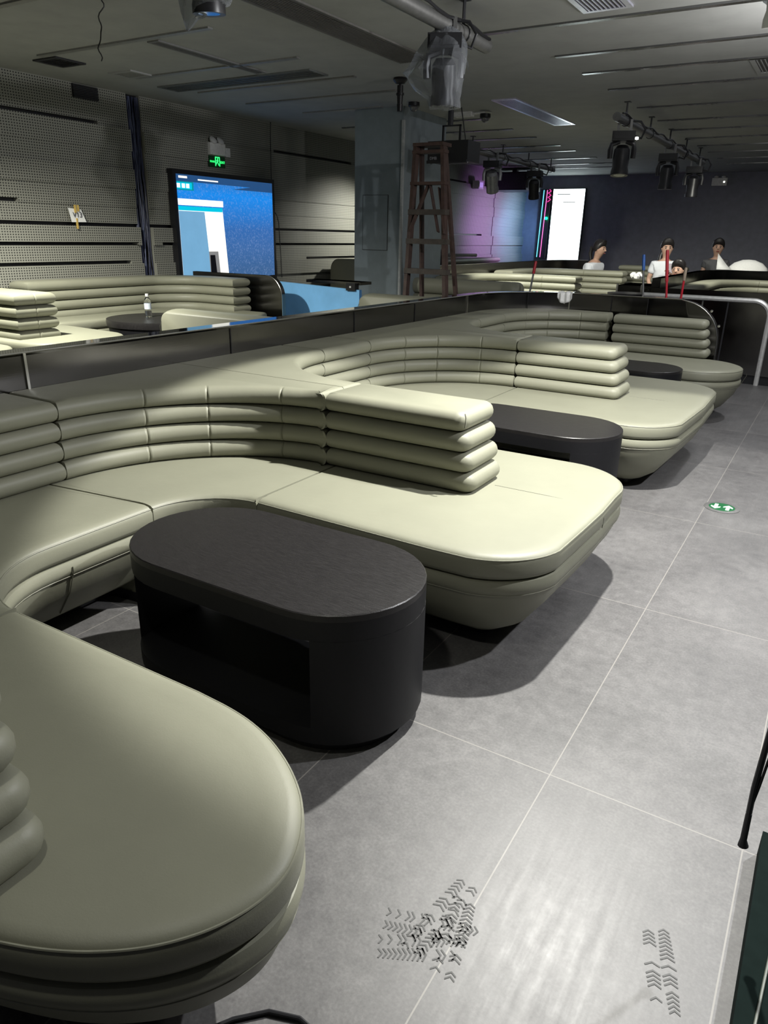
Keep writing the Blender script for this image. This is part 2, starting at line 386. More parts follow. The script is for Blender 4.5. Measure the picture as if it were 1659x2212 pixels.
# tv
def mk_blue():
    m, nt, b = newmat('screen_blue'); setb(b, (0, 0, 0), .15)
    t = nt.nodes.new('ShaderNodeTexCoord'); s = nt.nodes.new('ShaderNodeSeparateXYZ'); nt.links.new(t.outputs['Object'], s.inputs[0])
    mr = nt.nodes.new('ShaderNodeMapRange'); mr.inputs['From Min'].default_value = -.5; mr.inputs['From Max'].default_value = .6; nt.links.new(s.outputs['Z'], mr.inputs['Value'])
    r = ramp(nt, mr.outputs['Result'], [(0, (.05, .13, .30)), (.45, (.035, .15, .45)), (.8, (.01, .26, .85)), (1, (.03, .17, .5))])
    n = noise(nt, 48, 4, .75); sp = ramp(nt, n.outputs['Fac'], [(.52, (0,)*3), (.72, (.5,)*3)])
    ad = nt.nodes.new('ShaderNodeMix'); ad.data_type = 'RGBA'; nt.links.new(sp.outputs['Color'], ad.inputs['Factor']); nt.links.new(r.outputs['Color'], ad.inputs[6]); ad.inputs[7].default_value = (.35, .48, .8, 1)
    nt.links.new(ad.outputs[2], b.inputs['Emission Color']); b.inputs['Emission Strength'].default_value = 1.0; return m
t = thing('wall_screen', 'large wall television showing a blue scene beside the open doorway image', 'television', (-6.8, 7.29, 1.47))
TX = -6.76; ty0, ty1, tz0, tz1 = 6.47, 8.16, .92, 2.07
m = MB(); m.box(TX-.09, TX-.004, ty0-.05, ty1+.05, tz0-.05, tz1+.05); m.build('casing', BLACK, t)
m = MB(); W_, H_ = ty1-ty0, tz1-tz0
def q(u0, v0, u1, v1, lay, mi, u2=None, u3=None):
    x = TX+lay*.0008; u2 = u1 if u2 is None else u2; u3 = u0 if u3 is None else u3
    m.add([(x+.02*0, (a-.5)*W_, (b-.5)*H_) for a, b in ((u0, v0), (u1, v0), (u2, v1), (u3, v1))], [(0, 1, 2, 3)], mi)
q(0, 0, 1, 1, 0, 0)
q(0, 0, .465, .70, 1, 1, .43); q(0, .715, .44, .775, 1, 1); q(0, .665, .43, .705, 2, 2)
q(.0, 0, .28, .66, 3, 3, .245); q(.27, 0, .375, .27, 4, 4, .36, .265); q(.275, 0, .34, .235, 5, 5, .325, .275)
q(0, .855, .155, .935, 2, 6); q(0, .865, .14, .925, 3, 2)
for a in (.0, .045, .085): q(a, .875, a+.03, .915, 4, 1)
q(0, .935, 1, 1, 1, 7, 1, 0); q(.02, .965, .1, .985, 2, 1); q(.2, .955, .4, .968, 2, 1); q(.55, .90, 1, .945, 1, 7, 1, .8)
S = [mk_blue(), emis('screen_white', (1, .98, .88), 1.35), emis('screen_cyan', (.0, .62, .85), 1.0), emis('screen_pale_blue', (.22, .5, .78), .85),
     emis('screen_grey', (.25, .25, .25), 1), emis('screen_black', (.004, .004, .006), 1), emis('screen_teal', (.0, .3, .36), 1), emis('screen_dark_blue', (.02, .08, .22), 1)]
o = m.build('screen', S, t); o.matrix_parent_inverse = Matrix(); o.matrix_basis = Matrix.Translation((.0, ty0+W_/2-7.29, tz0+H_/2-1.47)) @ Matrix.Translation((6.8, 0, 0))
# exit sign
t = thing('exit_sign', 'green lit exit sign under a twin-lamp emergency light above the screen', 'sign', (-6.84, 7.25, 2.3))
m = MB(); m.box(-6.845, -6.80, 7.09, 7.35, 2.325, 2.455); m.build('lamp_housing', WHITEP, t)
for y in (7.16, 7.28):
    m = MB(); m.lathe((-6.81, y, 2.485), [(.0, -.03), (.035, -.028), (.05, -.005), (.05, .005), (.0, .02)], 16, 0, R(50, 'Y')); m.build('lamp_head', WHITEP, t)
m = MB(); m.box(-6.845, -6.815, 7.37, 7.45, 2.32, 2.42); m.build('junction_box', WHITEP, t)
m = MB(); m.box(-6.845, -6.825, 7.09, 7.36, 2.19, 2.315); m.build('sign_face', simple('dark_green_glass', (.003, .05, .014), .25), t)
m = MB(); X0 = -6.822
for (a, b, c, d) in ((7.185, 7.195, 2.205, 2.305), (7.255, 7.265, 2.205, 2.305), (7.185, 7.265, 2.297, 2.307)): m.box(X0, X0+.002, a, b, c, d)
m.lathe((X0+.001, 7.228, 2.286), [(0, -.001), (.008, -.001), (.008, .001), (0, .001)], 10, 0, R(90, 'Y'))
m.tube([(X0, 7.226, 2.277), (X0, 7.222, 2.25)], .006, 6); m.tube([(X0, 7.222, 2.25), (X0, 7.205, 2.24), (X0, 7.2, 2.222)], .004, 6); m.tube([(X0, 7.222, 2.25), (X0, 7.235, 2.235), (X0, 7.245, 2.215)], .004, 6)
m.tube([(X0, 7.205, 2.262), (X0, 7.225, 2.272), (X0, 7.242, 2.262)], .003, 6); m.build('running_figure', GREEN, t)
text(t, 'EXIT', .038, (X0+.003, 7.31, 2.25), FACEX, GREEN); text(t, '安全出口', .024, (X0+.003, 7.14, 2.25), FACEX, GREEN)

# column
m = MB(); m.box(-5.22, -4.57, 7.83, 8.87, .2, ZC); struct(m.build('column', COLM))
t = thing('access_hatch', 'flush square access hatch in the blue-grey column', 'hatch', (-4.92, 7.83, 1.59))
m = MB(); m.box(-5.095, -4.755, 7.822, 7.83, 1.295, 1.895); m.build('hatch_door', COLM, t)
m = MB(); m.box(-5.10, -4.75, 7.824, 7.8305, 1.29, 1.90); m.build('hatch_frame', BLACK, t)
m = MB(); m.box(-4.575, -4.55, 7.80, 7.835, .2, 2.66); struct(m.build('trim_1', simple('pale_corner_bead', (.3, .31, .3), .6)))

# ------------------------------------------------------------------ main row of booths
B0, BK, LX = -1.9, -2.66, -3.0      # roll joint, face of the back, barrier plane
RB = .72
isl = [dict(y0=.335, y1=.535, xe=-.96), dict(y0=2.61, y1=2.945, xe=-1.15), dict(y0=4.92, y1=5.27, xe=-1.15), dict(y0=7.27, y1=7.47, xe=-.95)]
def seat_pts(i):
    if i == 0: return [(-1.82, 1.02)] + [(-1.82, .28), (-1.3, .29), (-1.05, .33), (-.895, .381), (-.806, .421), (-.737, .466), (-.687, .511), (-.645, .566), (-.619, .622), (-.607, .677), (-.611, .735), (-.638, .80), (-.683, .862), (-.73, .905), (-.792, .947), (-.877, .988), (-.984, 1.015), (-1.12, 1.022)]
    if i == 1: return [(-1.86, 2.085)] + [(-1.05, 2.07)] + arc(-.97, 2.38, .31, -80, -12, 12) + [(-.656, 2.55), (-.648, 2.78), (-.652, 2.98)] + arc(-.96, 3.07, .31, 5, 88, 12) + [(-1.86, 3.38)]
    if i == 2: return [(-1.88, 4.33)] + [(-1.05, 4.31)] + arc(-.98, 4.63, .32, -80, -14, 12) + [(-.652, 4.85), (-.636, 5.15), (-.64, 5.42)] + arc(-.99, 5.66, .35, 5, 88, 12) + [(-1.88, 6.03)]
    return [(-1.85, 6.87), (-1.33, 6.82)] + arc(-1.0, 6.96, .39, -118, 88, 26) + [(-1.85, 7.36)]
ilab = ['nearest sage leather island seat, cut off by the lower left corner', 'sage leather island seat with a four-roll backrest beside the nearest black table',
        'second sage leather island seat with a four-roll backrest, beyond the middle black table', 'farthest sage leather end seat in front of the black barrier end']
for i, d in enumerate(isl):
    yc = (d['y0']+d['y1'])/2
    t = thing('sofa_island', ilab[i], 'sofa', (-1.3, yc, 0), 'leather booth sofas along the aisle')
    sp = dedupe(seat_pts(i)); xc = min(p[0] for p in sp)
    if i == 0:
        tip = [p for p in sp if p[0] > -1.31]; op = tip
        for _ in range(3):
            q2 = [op[0]]
            for a_, b_ in zip(op, op[1:]): q2 += [(a_[0]*.75+b_[0]*.25, a_[1]*.75+b_[1]*.25), (a_[0]*.25+b_[0]*.75, a_[1]*.25+b_[1]*.75)]
            op = q2+[op[-1]]
        sp = dedupe([(-1.82, 1.02), (-1.82, .28)] + op)
    bench(t, densify(sp, .05), lambda c, xc=xc: c[0] > xc+.002)
    xe = d['xe']
    if i:
        ts = max(p[0] for p in sp)-.004; m = MB(); m.tube([(ts-i_, yc+.05, z_) for i_, z_ in BASEP[2:9]], .002, 6); m.build('side_seam', SEAM, t)
    if i in (1, 2):
        far = max(p[1] for p in sp); seamline(t, [(xe+.02, yc+.03, .4508), (-.9, yc+.03, .4508), (-.69, yc+.03, .4475), (-.655, yc+.03, .434), (-.648, yc+.03, .40), (-.65, yc+.03, .36)], .0016)
    r = .055
    outl = [(B0+.004, d['y0']), (xe-r, d['y0'])] + arc(xe-r, d['y0']+r, r, -90, 0, 5) + arc(xe-r, d['y1']-r, r, 0, 90, 5) + [(B0+.004, d['y1'])]
    if i == 3: outl = [(x+(.05 if x < -1.8 else 0), y) for x, y in outl]
    xm = min(p[0] for p in outl)
    levels(t, densify(outl, .05), lambda c, xm=xm: True if c[0] > xm+.002 else .014,
           taper=lambda x, y, k, xe=xe: (x-.017*k*max(0, min(1, (x-xe+.35)/.3)), y))
    if i == 1:
        m = MB(); m.tube([(xe-.06, d['y0']+.02, .79), (xe-.052, d['y0']+.013, .775), (xe-.05, d['y0']+.008, .755), (xe-.052, d['y0']+.006, .735)], .0035, 6); m.build('corner_piping', PIPE, t)
bays = [(0, 1), (1, 2), (2, 3)]
blab = [('near left corner section of the nearest booth sofa, left of the nearest black table', 'curved corner section of the nearest booth sofa behind the nearest black table'),
        ('short left corner section of the middle booth sofa, behind the first island backrest', 'curved corner section of the middle booth sofa, behind the middle black table'),
        ('left corner section of the farthest booth sofa, behind the second island backrest', 'curved corner section of the farthest booth sofa in front of the black barrier')]
uedge = [(1.02, 2.085, -2.15), (3.38, 4.33, -2.15), (6.03, 6.87, -2.15)]
for bi, (a, b) in enumerate(bays):
    Ya, Yb = isl[a]['y1'], isl[b]['y0']; ya, yb, xu = uedge[bi]; ycA = (isl[a]['y0']+isl[a]['y1'])/2; ycB = (isl[b]['y0']+isl[b]['y1'])/2
    if a == 0: ycA = isl[0]['y0']
    if b == 3: ycB = isl[3]['y1']
    xsA = xsA0 = min(p[0] for p in seat_pts(a)); xsB = xsB0 = min(p[0] for p in seat_pts(b)); ru = .33 if bi == 0 else .34; ruA = min(ru, xsA0-.008-xu); ruB = min(ru, xsB0-.008-xu)
    j = min(Yb-RB, 1.80 if bi == 0 else 99)                    # joint of the rolls with the far corner
    js = j-.03
    # ---- near corner + straight
    t = thing('corner_sofa', blab[bi][0], 'sofa', (-2.6, (Ya+j)/2, 0), 'leather booth sofas along the aisle')
    js2 = yb-ruB
    seat = [(xsA-.004, Ya-.02), (xsA-.004, ya)] + arc(xsA-.004+0, ya+ru, ru, 270, 180, 12)
    k = xu-(xsA-.004-ru)
    seat = [(xsA-.004, Ya-.1), (xsA-.004, ya)] + arc(xu+ruA, ya+ruA, ruA, 270, 180, 12) + [(xu, js2-.004), (LX+.05, j-.1), (LX+.05, Ya-.1)]
    def exu(c, xsA=xsA, ya=ya, js2=js2, xu=xu): return c[0] > xu-.001 and c[0] < xsA-.006 and c[1] > ya-.01 and c[1] < js2-.002
    bench(t, densify(seat, .05), exu)
    m = MB(); m.tube([(xu-i_+.003, ya+ruA+.08, z_) for i_, z_ in BASEP[2:9]], .002, 6); m.build('side_seam', SEAM, t)
    def exb(c, lo, hi): return c[0] > BK-.02 and c[0] < B0-.006 and lo+.003 < c[1] < hi-.003
    fr = [(B0-.004, Ya)] + [(B0-.02, Ya)] + arc(BK+RB, Ya+RB, RB, 270, 180, 18)
    poly = fr + [(LX, Ya+RB), (LX, ycA), (B0-.004, ycA)]
    sm = [((fr[q_][0]+fr[q_+1][0])/2, (fr[q_][1]+fr[q_+1][1])/2) for q_ in (6, 12)]
    levels(t, densify(poly, .05), lambda c, Ya=Ya: True if (BK-.02 < c[0] < B0-.006 and Ya-.003 < c[1] < Ya+RB-.003) else (.014 if c[0] > B0-.006 or c[1] > Ya+RB-.003 else 0), seams=sm)
    poly = [(BK, Ya+RB+.003), (BK, j-.003), (LX, j-.003), (LX, Ya+RB+.003)]
    levels(t, densify(poly, .05), lambda c: True if c[0] > BK-.01 else (.014 if c[0] > LX+.01 else 0))
    # ---- far corner
    t = thing('corner_sofa', blab[bi][1], 'sofa', (-2.4, Yb-.3, 0), 'leather booth sofas along the aisle')
    seat = [(xu, js2)] + arc(xu+ruB, yb-ruB, ruB, 180, 90, 12) + [(xsB-.004, yb), (xsB-.004, Yb+.1), (LX+.05, Yb+.1), (LX+.05, j-.1)]
    def exv(c, xsB=xsB, yb=yb, js2=js2, xu=xu): return c[0] > xu-.001 and c[0] < xsB-.006 and js2+.001 < c[1] < yb+.01
    bench(t, densify(seat, .05), exv)
    rr = Yb-j; rx = min(rr, RB+.05)
    fr = [(BK+rx-rx*math.cos(math.radians(a_)), j+rr*math.sin(math.radians(a_))) for a_ in [90*q_/18 for q_ in range(19)]]
    poly = fr + [(B0-.004, Yb), (B0-.004, ycB), (LX, ycB), (LX, j)]
    sm = [((fr[q_][0]+fr[q_+1][0])/2, (fr[q_][1]+fr[q_+1][1])/2) for q_ in (5, 9, 14)]
    levels(t, densify(poly, .05), lambda c, j=j, Yb=Yb: True if (BK-.02 < c[0] < B0-.006 and j+.003 < c[1] < Yb+.003) else (.014 if c[0] > B0-.006 or c[1] < j+.003 else 0), seams=sm)
# ------------------------------------------------------------------ black mirror-steel barrier
def barrier_path(): return [(-3.0, -2.9), (-3.0, 1.88), (-3.0, 3.0), (-3.0, 4.2), (-3.0, 5.4), (-3.0, 6.6)] + arc(-2.1, 6.62, .9, 180, 90, 16) + [(-1.3, 7.52)]
def wallstrip(mb, path, thick, z0, z1, mi=0):
    n = len(path); L = []; Rr = []
    for i, p in enumerate(path):
        a = path[max(0, i-1)]; b = path[min(n-1, i+1)]; d = math.hypot(b[0]-a[0], b[1]-a[1]); nx, ny = -(b[1]-a[1])/d, (b[0]-a[0])/d
        L.append(p); Rr.append((p[0]+nx*thick, p[1]+ny*thick))
    mb.loft([[(x, y, z0) for x, y in L], [(x, y, z1) for x, y in L], [(x, y, z1) for x, y in Rr], [(x, y, z0) for x, y in Rr], [(x, y, z0) for x, y in L]], 0, False) if False else None
    for i in range(n-1):
        q_ = [L[i], L[i+1], Rr[i+1], Rr[i]]
        mb.add([(x, y, z) for z in (z0, z1) for x, y in q_], [(3, 2, 1, 0), (4, 5, 6, 7), (0, 1, 5, 4), (2, 3, 7, 6)] + ([(3, 0, 4, 7)] if i == 0 else []) + ([(1, 2, 6, 5)] if i == n-2 else []), mi)
BH = .95
t = thing('booth_barrier', 'long curved black mirror-steel barrier behind the aisle booths', 'barrier', (-3.06, 4, 0))
bp = barrier_path()
m = MB(); wallstrip(m, bp, .13, 0, BH-.012)
# rounded end piece: profile in the X-Z plane
pr = [(-1.3, 0), (-.93, 0), (-.93, BH-.37)] + [(-1.3+.37*math.cos(math.radians(a_)), BH-.012-.37+.37*math.sin(math.radians(a_))) for a_ in range(0, 91, 9)]
pr = [(-1.3, 0), (-.93, 0)] + [(-1.3+.37*math.cos(math.radians(a_)), BH-.012-.37+.37*math.sin(math.radians(a_))) for a_ in range(0, 91, 9)]
n_ = len(pr); m.add([(x, 7.52, z) for x, z in pr]+[(x, 7.65, z) for x, z in pr], [tuple(range(n_)), tuple(range(2*n_-1, n_-1, -1))]+[(i, n_+i, n_+(i+1) % n_, (i+1) % n_) for i in range(n_)])
m.build('steel_panel', BLACKMIR, t, 30)
m = MB(); wallstrip(m, [(x, y) for x, y in bp], .13, BH-.012, BH); m.build('top_cap', mk_glossy('black_gloss_cap', (.08, .078, .075), 1.0, .06, .01), t, 30)
tp = [(x+.002, y, BH+.001) for x, y in bp[:6]] + [(x, y-.002, BH+.001) for x, y in bp[6:]] + [(-1.3+.372*math.cos(math.radians(a_)), 7.518, BH-.012-.37+.372*math.sin(math.radians(a_))) for a_ in range(80, -5, -9)] + [(-.928, 7.518, .46)]
m = MB(); m.tube(tp, .0045, 6); m.build('edge_trim', CHROME, t)
for (x, y) in ((-2.996, 1.9), (-2.996, 6.4), (-2.36, 7.475)):
    m = MB(); m.box(x-.006, x+.006, y-.006, y+.006, .78, BH); m.build('joint_strip', CHROME, t)
for (x, y) in ((-2.998, 3.2), (-2.998, 4.5), (-2.998, 5.4), (-2.72, 7.25), (-1.95, 7.518), (-1.6, 7.518)):
    m = MB(); m.box(x-.003, x+.003, y-.003, y+.003, .78, BH-.012); m.build('joint_line', BLACK, t)
for z, x in ((.86, -1.02), (.73, -.935)):
    m = MB(); m.lathe((x, 7.53, z), [(0, -.012), (.012, -.01), (.012, .01), (0, .012)], 10, 0, R(90, 'X')); m.build('edge_clip', CHROME, t)

# ------------------------------------------------------------------ tables
def stadium(x0, x1, y0, y1, n=18):
    r = (y1-y0)/2; yc = (y0+y1)/2
    return arc(x1-r, yc, r, -90, 90, n) + arc(x0+r, yc, r, 90, 270, n)
def table(x0, x1, y0, y1, label, H=.48):
    t = thing('coffee_table', label, 'table', ((x0+x1)/2, (y0+y1)/2, 0), 'black stadium tables in the booths')
    S_ = stadium(x0, x1, y0, y1); r = (y1-y0)/2; a, b = x0+.075, x1-.20
    if area(S_) < 0: S_ = S_[::-1]
    m = MB(); rings = []
    for ins, z in ((.0, H-.022), (0, H-.003), (.003, H)): rings.append([(x, y, z) for x, y in offset(S_, [ins]*len(S_))])
    m.loft(rings); m.build('table_top', TABLE, t, 30)
    m = MB(); m.prism(S_, H-.085, H-.022); S2 = offset(S_, [.0]*len(S_))
    m.prism(S2, .045, .10)
    L = [p for p in S2 if p[0] <= a] ; Rr = [p for p in S2 if p[0] >= b]
    yc = (y0+y1)/2
    def capm(lo, xx):
        rr = (y1-y0)/2; cx = (x0+rr) if lo else (x1-rr)
        if lo: return [p for p in arc(cx, yc, rr, 90, 270, 18)] if xx >= cx else None
        return arc(cx, yc, rr, -90, 90, 18)
    aa = x0+r; m.prism([p for p in arc(aa, yc, r, 90, 270, 48) if p[0] <= a], .10, H-.085); bb = b
    m.prism([p for p in arc(x1-r, yc, r, -90, 90, 48) if p[0] >= b], .10, H-.085)
    m.box(x0+.2, x1-.2, y1-.03, y1-.012, .10, .205)
    m.build('table_body', TBODY, t, 30)
    m = MB(); m.prism(offset(S_, [.035]*len(S_)), 0, .045); m.build('plinth', BLACK, t)
    return t
table(-1.965, -.89, 1.385, 1.945, 'nearest black oval table with an open recessed front')
table(-1.965, -.88, 3.67, 4.235, 'middle black oval table, between the first and second island seats')
table(-2.05, -1.0, 6.05, 6.61, 'farthest black oval table, in front of the black barrier end')

# ------------------------------------------------------------------ floor exit marker, footprints, cables
t = thing('floor_marker', 'round green floor light with two white arrows set in the tiles', 'sign', (-.36, 4.45, 0))
m = MB(); m.lathe((-.36, 4.45, 0), [(0, 0), (.098, 0), (.098, .003), (.072, .005), (.072, .002), (0, .002)], 32); m.build('steel_ring', GREYMET, t)
m = MB(); m.lathe((-.36, 4.45, 0), [(0, .002), (.071, .002), (.071, .0045), (0, .0045)], 32); m.build('green_lens', emis('green_lens_glow', (.0, .42, .10), .55), t)
for sx, sg in ((-.03, -1), (.03, 1)):
    m = MB(); pts = [(-.010, -.045), (.010, -.045), (.010, .008), (.026, -.004), (.026, .014), (0, .046), (-.026, .014), (-.026, -.004), (-.010, .008)]
    m.prism([(-.36+sx*1.1+x*sg, 4.45+y*sg) for x, y in pts][::1], .0046, .0056); m.build('arrow', WHITEG, t)
MUD = simple('damp_mark', (.06, .06, .059), .6)
def shoeprint(x, y, ang, ln, label, n=13, wob=0):
    m = MB(); random.seed(int(x*100))
    for col, off in ((0, -.017), (1, .017)):
        for k in range(int(n*1.6)):
            f = k/(int(n*1.6)-1); w = .017*(1-.6*abs(f-.55)); yy = (f-.5)*ln
            if random.random() < .3: continue
            for sd in (-1, 1):
                p = [(off, yy), (off+sd*w, yy-.009), (off+sd*w*.9, yy-.0125), (off, yy-.0045)]
                if sd < 0: p = p[::-1]
                M_ = Matrix.Translation((x, y, 0)) @ R(ang)
                q4 = [M_ @ Vector((a, b, .0009)) for a, b in p]; m.add(q4, [(0, 1, 2, 3)])
    return tag(m.build('shoe_print', MUD), label, 'shoe print', 'damp shoe prints on the tiles')
shoeprint(-.50, 1.13, -8, .22, 'dark shoe print on the tiles, the upright stroke of the crossed pair')
shoeprint(-.455, 1.10, 12, .20, 'dark shoe print on the tiles, right of the upright print in the crossed pair')
shoeprint(-.50, 1.085, -72, .20, 'dark shoe print on the tiles lying across the two upright prints', 12)
shoeprint(-.50, 1.03, -60, .17, 'dark shoe print on the tiles, lowest of the crossed cluster', 11)
shoeprint(-.045, 1.27, 18, .19, 'dark shoe print alone on the tile at the lower right', 13)
m = MB(); m.tube([(-.80, .60, .006), (-.74, .69, .006), (-.69, .74, .006), (-.63, .762, .006), (-.58, .757, .006), (-.54, .72, .006), (-.5, .66, .006), (-.42, .5, .006)], .0045, 8)
tag(m.build('floor_cable', BLACK), 'black cable looping on the floor at the bottom edge', 'cable')
t = thing('hanging_cable', 'black strap and cord with a capped tip hanging at the right edge', 'cable', (.05, 1.42, .3))
m = MB(); m.tube([(.054, 1.41, .27), (.052, 1.41, .285), (.05, 1.41, .355)], [.011, .007, .0065], 10); m.build('tip', DARKGREY, t)
m = MB(); m.tube([(.05, 1.41, .35), (.048, 1.41, .42), (.052, 1.41, .62), (.06, 1.41, .9), (.07, 1.41, 1.6)], .006, 8); m.build('strap', DARKGREY, t)
m = MB(); m.tube([(.05, 1.41, .36), (.056, 1.41, .43), (.068, 1.41, .62), (.09, 1.41, 1.0), (.1, 1.41, 1.6)], .003, 6); m.build('cord', BLACK, t)
t = thing('equipment_case', 'low dark case top with pale wires lying on it at the lower right corner', 'case', (.5, .6, 0))
m = MB(); m.box(.10, .9, -.6, 1.72, .0, .075); m.build('cabinet_body', simple('dark_green_matt', (.006, .011, .010), .9, Specular_IOR_Level=.05), t)
for a, b in ((.0, .0), (.035, .05)):
    m = MB(); m.tube([(.17+a, 1.64, .079), (.15+a, 1.4, .079), (.135+a, 1.15, .079), (.135+a*.6, .95-b, .079), (.15+a, .5, .079)], .003, 6); m.build('wire', simple('pale_wire', (.12, .13, .11), .5), t)

# ------------------------------------------------------------------ row behind the barrier (on the platform)
DZ = .2
def ribbon(path, w, cap=True):
    n = len(path); L = []; Rr = []
    for i, p in enumerate(path):
        a = path[max(0, i-1)]; b = path[min(n-1, i+1)]; d = math.hypot(b[0]-a[0], b[1]-a[1]); nx, ny = -(b[1]-a[1])/d, (b[0]-a[0])/d
        L.append((p[0]+nx*w/2, p[1]+ny*w/2)); Rr.append((p[0]-nx*w/2, p[1]-ny*w/2))
    return Rr + L[::-1]
def rollwall(name, label, path, w=.3, z0=None, n=4, h=.0925, seams=(), group='leather sofas on the raised floor', seat=None, par=None, cat='sofa', ex=None):
    z0 = .42+DZ if z0 is None else z0
    t = par or thing(name, label, cat, (path[len(path)//2][0], path[len(path)//2][1], DZ), group)
    levels(t, densify(ribbon(path, w), .07), ex or (lambda c: True), z0=z0, n=n, h=h, e=.044, seams=seams)
    if seat:
        m = MB(); profile(m, densify(seat, .07) if area(seat) > 0 else densify(seat[::-1], .07), [(i, z+DZ) for i, z in SEATP], lambda c: True); m.build('seat_cushion', LEA, t, 50)
        m = MB(); profile(m, densify(seat, .07) if area(seat) > 0 else densify(seat[::-1], .07), [(i*.5, z+DZ) for i, z in BASEP[::-1]], lambda c: True); m.build('seat_base', LEA, t, 50)
    return t
# left wall booth (a): back along the wall, curved far side
pa = [(-6.62, 4.25), (-6.62, 5.2)] + [(-6.1-.52*math.cos(math.radians(a_)), 5.68+.56*math.sin(math.radians(a_))) for a_ in range(10, 91, 10)] + [(-5.64, 6.24)]
sa = [(-6.6, 4.26), (-6.08, 4.26), (-6.08, 4.75)] + arc(-5.55, 4.95, .54, 190, 105, 8) + [(-5.45, 5.5), (-5.32, 5.6), (-5.25, 6.1), (-5.35, 6.3), (-6.6, 6.3)]
sm = [(-6.47, 4.25), (-6.47, 4.75), (-6.44, 5.35), (-6.27, 5.8), (-5.95, 6.1), (-5.7, 6.15)]
rollwall('lounge_sofa', 'curved sage leather sofa against the perforated wall, below the screen', pa, .28, seams=sm, seat=sa)
# its black end panel
t = thing('sofa_end_panel', 'black gloss panel with a rounded top corner at the end of the wall sofa', 'panel', (-5.2, 6.5, DZ))
pr = [(-6.6, DZ), (-5.27, DZ)] + [(-5.49+.22*math.cos(math.radians(a_)), .80+.22*math.sin(math.radians(a_))) for a_ in range(0, 91, 10)] + [(-6.6, 1.02)]
n_ = len(pr); m = MB(); m.add([(x, 6.47, z) for x, z in pr]+[(x, 6.53, z) for x, z in pr], [tuple(range(n_)), tuple(range(2*n_-1, n_-1, -1))]+[(i, n_+i, n_+(i+1) % n_, (i+1) % n_) for i in range(n_)])
m.build('panel', BLACKMIR, t, 30)
m = MB(); m.tube([(x+.001, 6.47, z+.001) for x, z in pr[1:-1]], .004, 6); m.build('edge_trim', CHROME, t)
# island b
pb = [(-6.4, 3.55), (-5.33, 3.55)]
sb_ = [(-6.5, 3.28)] + [(-5.5, 3.3)] + arc(-5.3, 3.75, .45, -70, 75, 12) + [(-5.8, 4.22), (-6.5, 4.2)]
rollwall('island_sofa', 'brightly lit sage leather island seat at the left edge, beyond the barrier', pb, .36, seams=[(-5.9, 3.73), (-5.33, 3.55)], seat=sb_)
t = thing('ottoman_seat', 'rounded pale leather seat pad at the left edge, just behind the barrier', 'seat', (-5.4, 2.9, DZ), None)
so = [(-6.5, 2.5), (-5.3, 2.6)] + arc(-5.25, 2.9, .3, -60, 80, 10) + [(-5.6, 3.22), (-6.5, 3.22)]
m = MB(); profile(m, densify(so, .07), [(i, z+DZ) for i, z in SEATP], lambda c: True); m.build('seat_cushion', LEA, t, 50)
m = MB(); profile(m, densify(so, .07), [(i*.5, z+DZ) for i, z in BASEP[::-1]], lambda c: True); m.build('seat_base', LEA, t, 50)
# round table c and bottles
t = thing('round_table', 'round black table with a water bottle on it, behind the barrier', 'table', (-5.55, 4.95, DZ))
m = MB(); m.lathe((-5.55, 4.95, 0), [(0, .62), (.47, .62), (.475, .66), (.472, .68), (0, .68)], 48); m.build('table_top', TABLE, t, 30)
m = MB(); m.lathe((-5.55, 4.95, 0), [(0, .21), (.40, .21), (.46, .62), (0, .62)], 48); m.build('table_body', TBODY, t, 30)
def bottle(x, y, z, label):
    t = thing('water_bottle', label, 'bottle', (x, y, z), 'clear water bottles')
    m = MB(); m.lathe((x, y, z), [(0, 0), (.028, 0), (.032, .006), (.032, .05), (.029, .06), (.032, .07), (.032, .14), (.026, .165), (.013, .185), (.013, .2), (0, .2)], 20); m.build('bottle_body', PET, t, 30)
    m = MB(); m.lathe((x, y, z), [(.0326, .075), (.0326, .13), (.0322, .13), (.0322, .075)], 20); m.build('label_band', simple('pale_label', (.5, .55, .6), .5), t, 30)
    m = MB(); m.lathe((x, y, z), [(0, .192), (.0155, .192), (.0155, .216), (0, .217)], 16); m.build('cap', WHITEP, t, 30)
bottle(-5.66, 4.93, .68, 'clear plastic water bottle with a white cap on the round black table')
bottle(-3.75, 4.62, .62, 'clear plastic water bottle by the blue panel, just above the barrier top')
m = MB(); m.box(-3.95, -3.3, 4.4, 4.85, .2, .62); tag(m.build('side_cabinet', TBODY), 'low black cabinet behind the barrier, mostly hidden', 'cabinet')
# smooth-backed sofa ends just behind the barrier
def backend(x0, x1, y0, y1, z1, label):
    t = thing('padded_bench', label, 'sofa', ((x0+x1)/2, (y0+y1)/2, DZ), 'smooth-backed sofas behind the barrier')
    # side view X-Z with rounded top corner, padded in Y
    r = .09; pf = [(x1, DZ+.05), (x1, z1)] + [(x0+r+.03-r*math.sin(math.radians(a_)), z1-r+r*math.cos(math.radians(a_))) for a_ in range(0, 91, 10)] + [(x0, DZ+.05)]
    pf = dedupe(pf)
    if area(pf) < 0: pf = pf[::-1]
    m = MB(); rings = []
    for k in range(9):
        th = -PI/2+PI*k/8; c_ = 1-math.cos(th)
        q_ = offset(pf, [.03*c_]*len(pf)); rings.append([(x, (y0+y1)/2+(y1-y0)/2*math.sin(th)*.999, z) for x, z in q_])
    m.loft(rings); m.build('padded_back', LEA, t, 50)
    q_ = offset(pf, [.004]*len(pf)); 
    path = [(x, y0+.045, z) for x, z in q_ if not (x > x1-.02 and z < z1-.02)]
    m = MB(); m.tube([(x0+.045, y0-.001, z) for z in (DZ+.1, .6, z1-.12)]+[(x0+.07, y0+.004, z1-.07), (x0+.14, y0+.02, z1-.02)], .0025, 6); m.build('stitched_seam', SEAM, t)
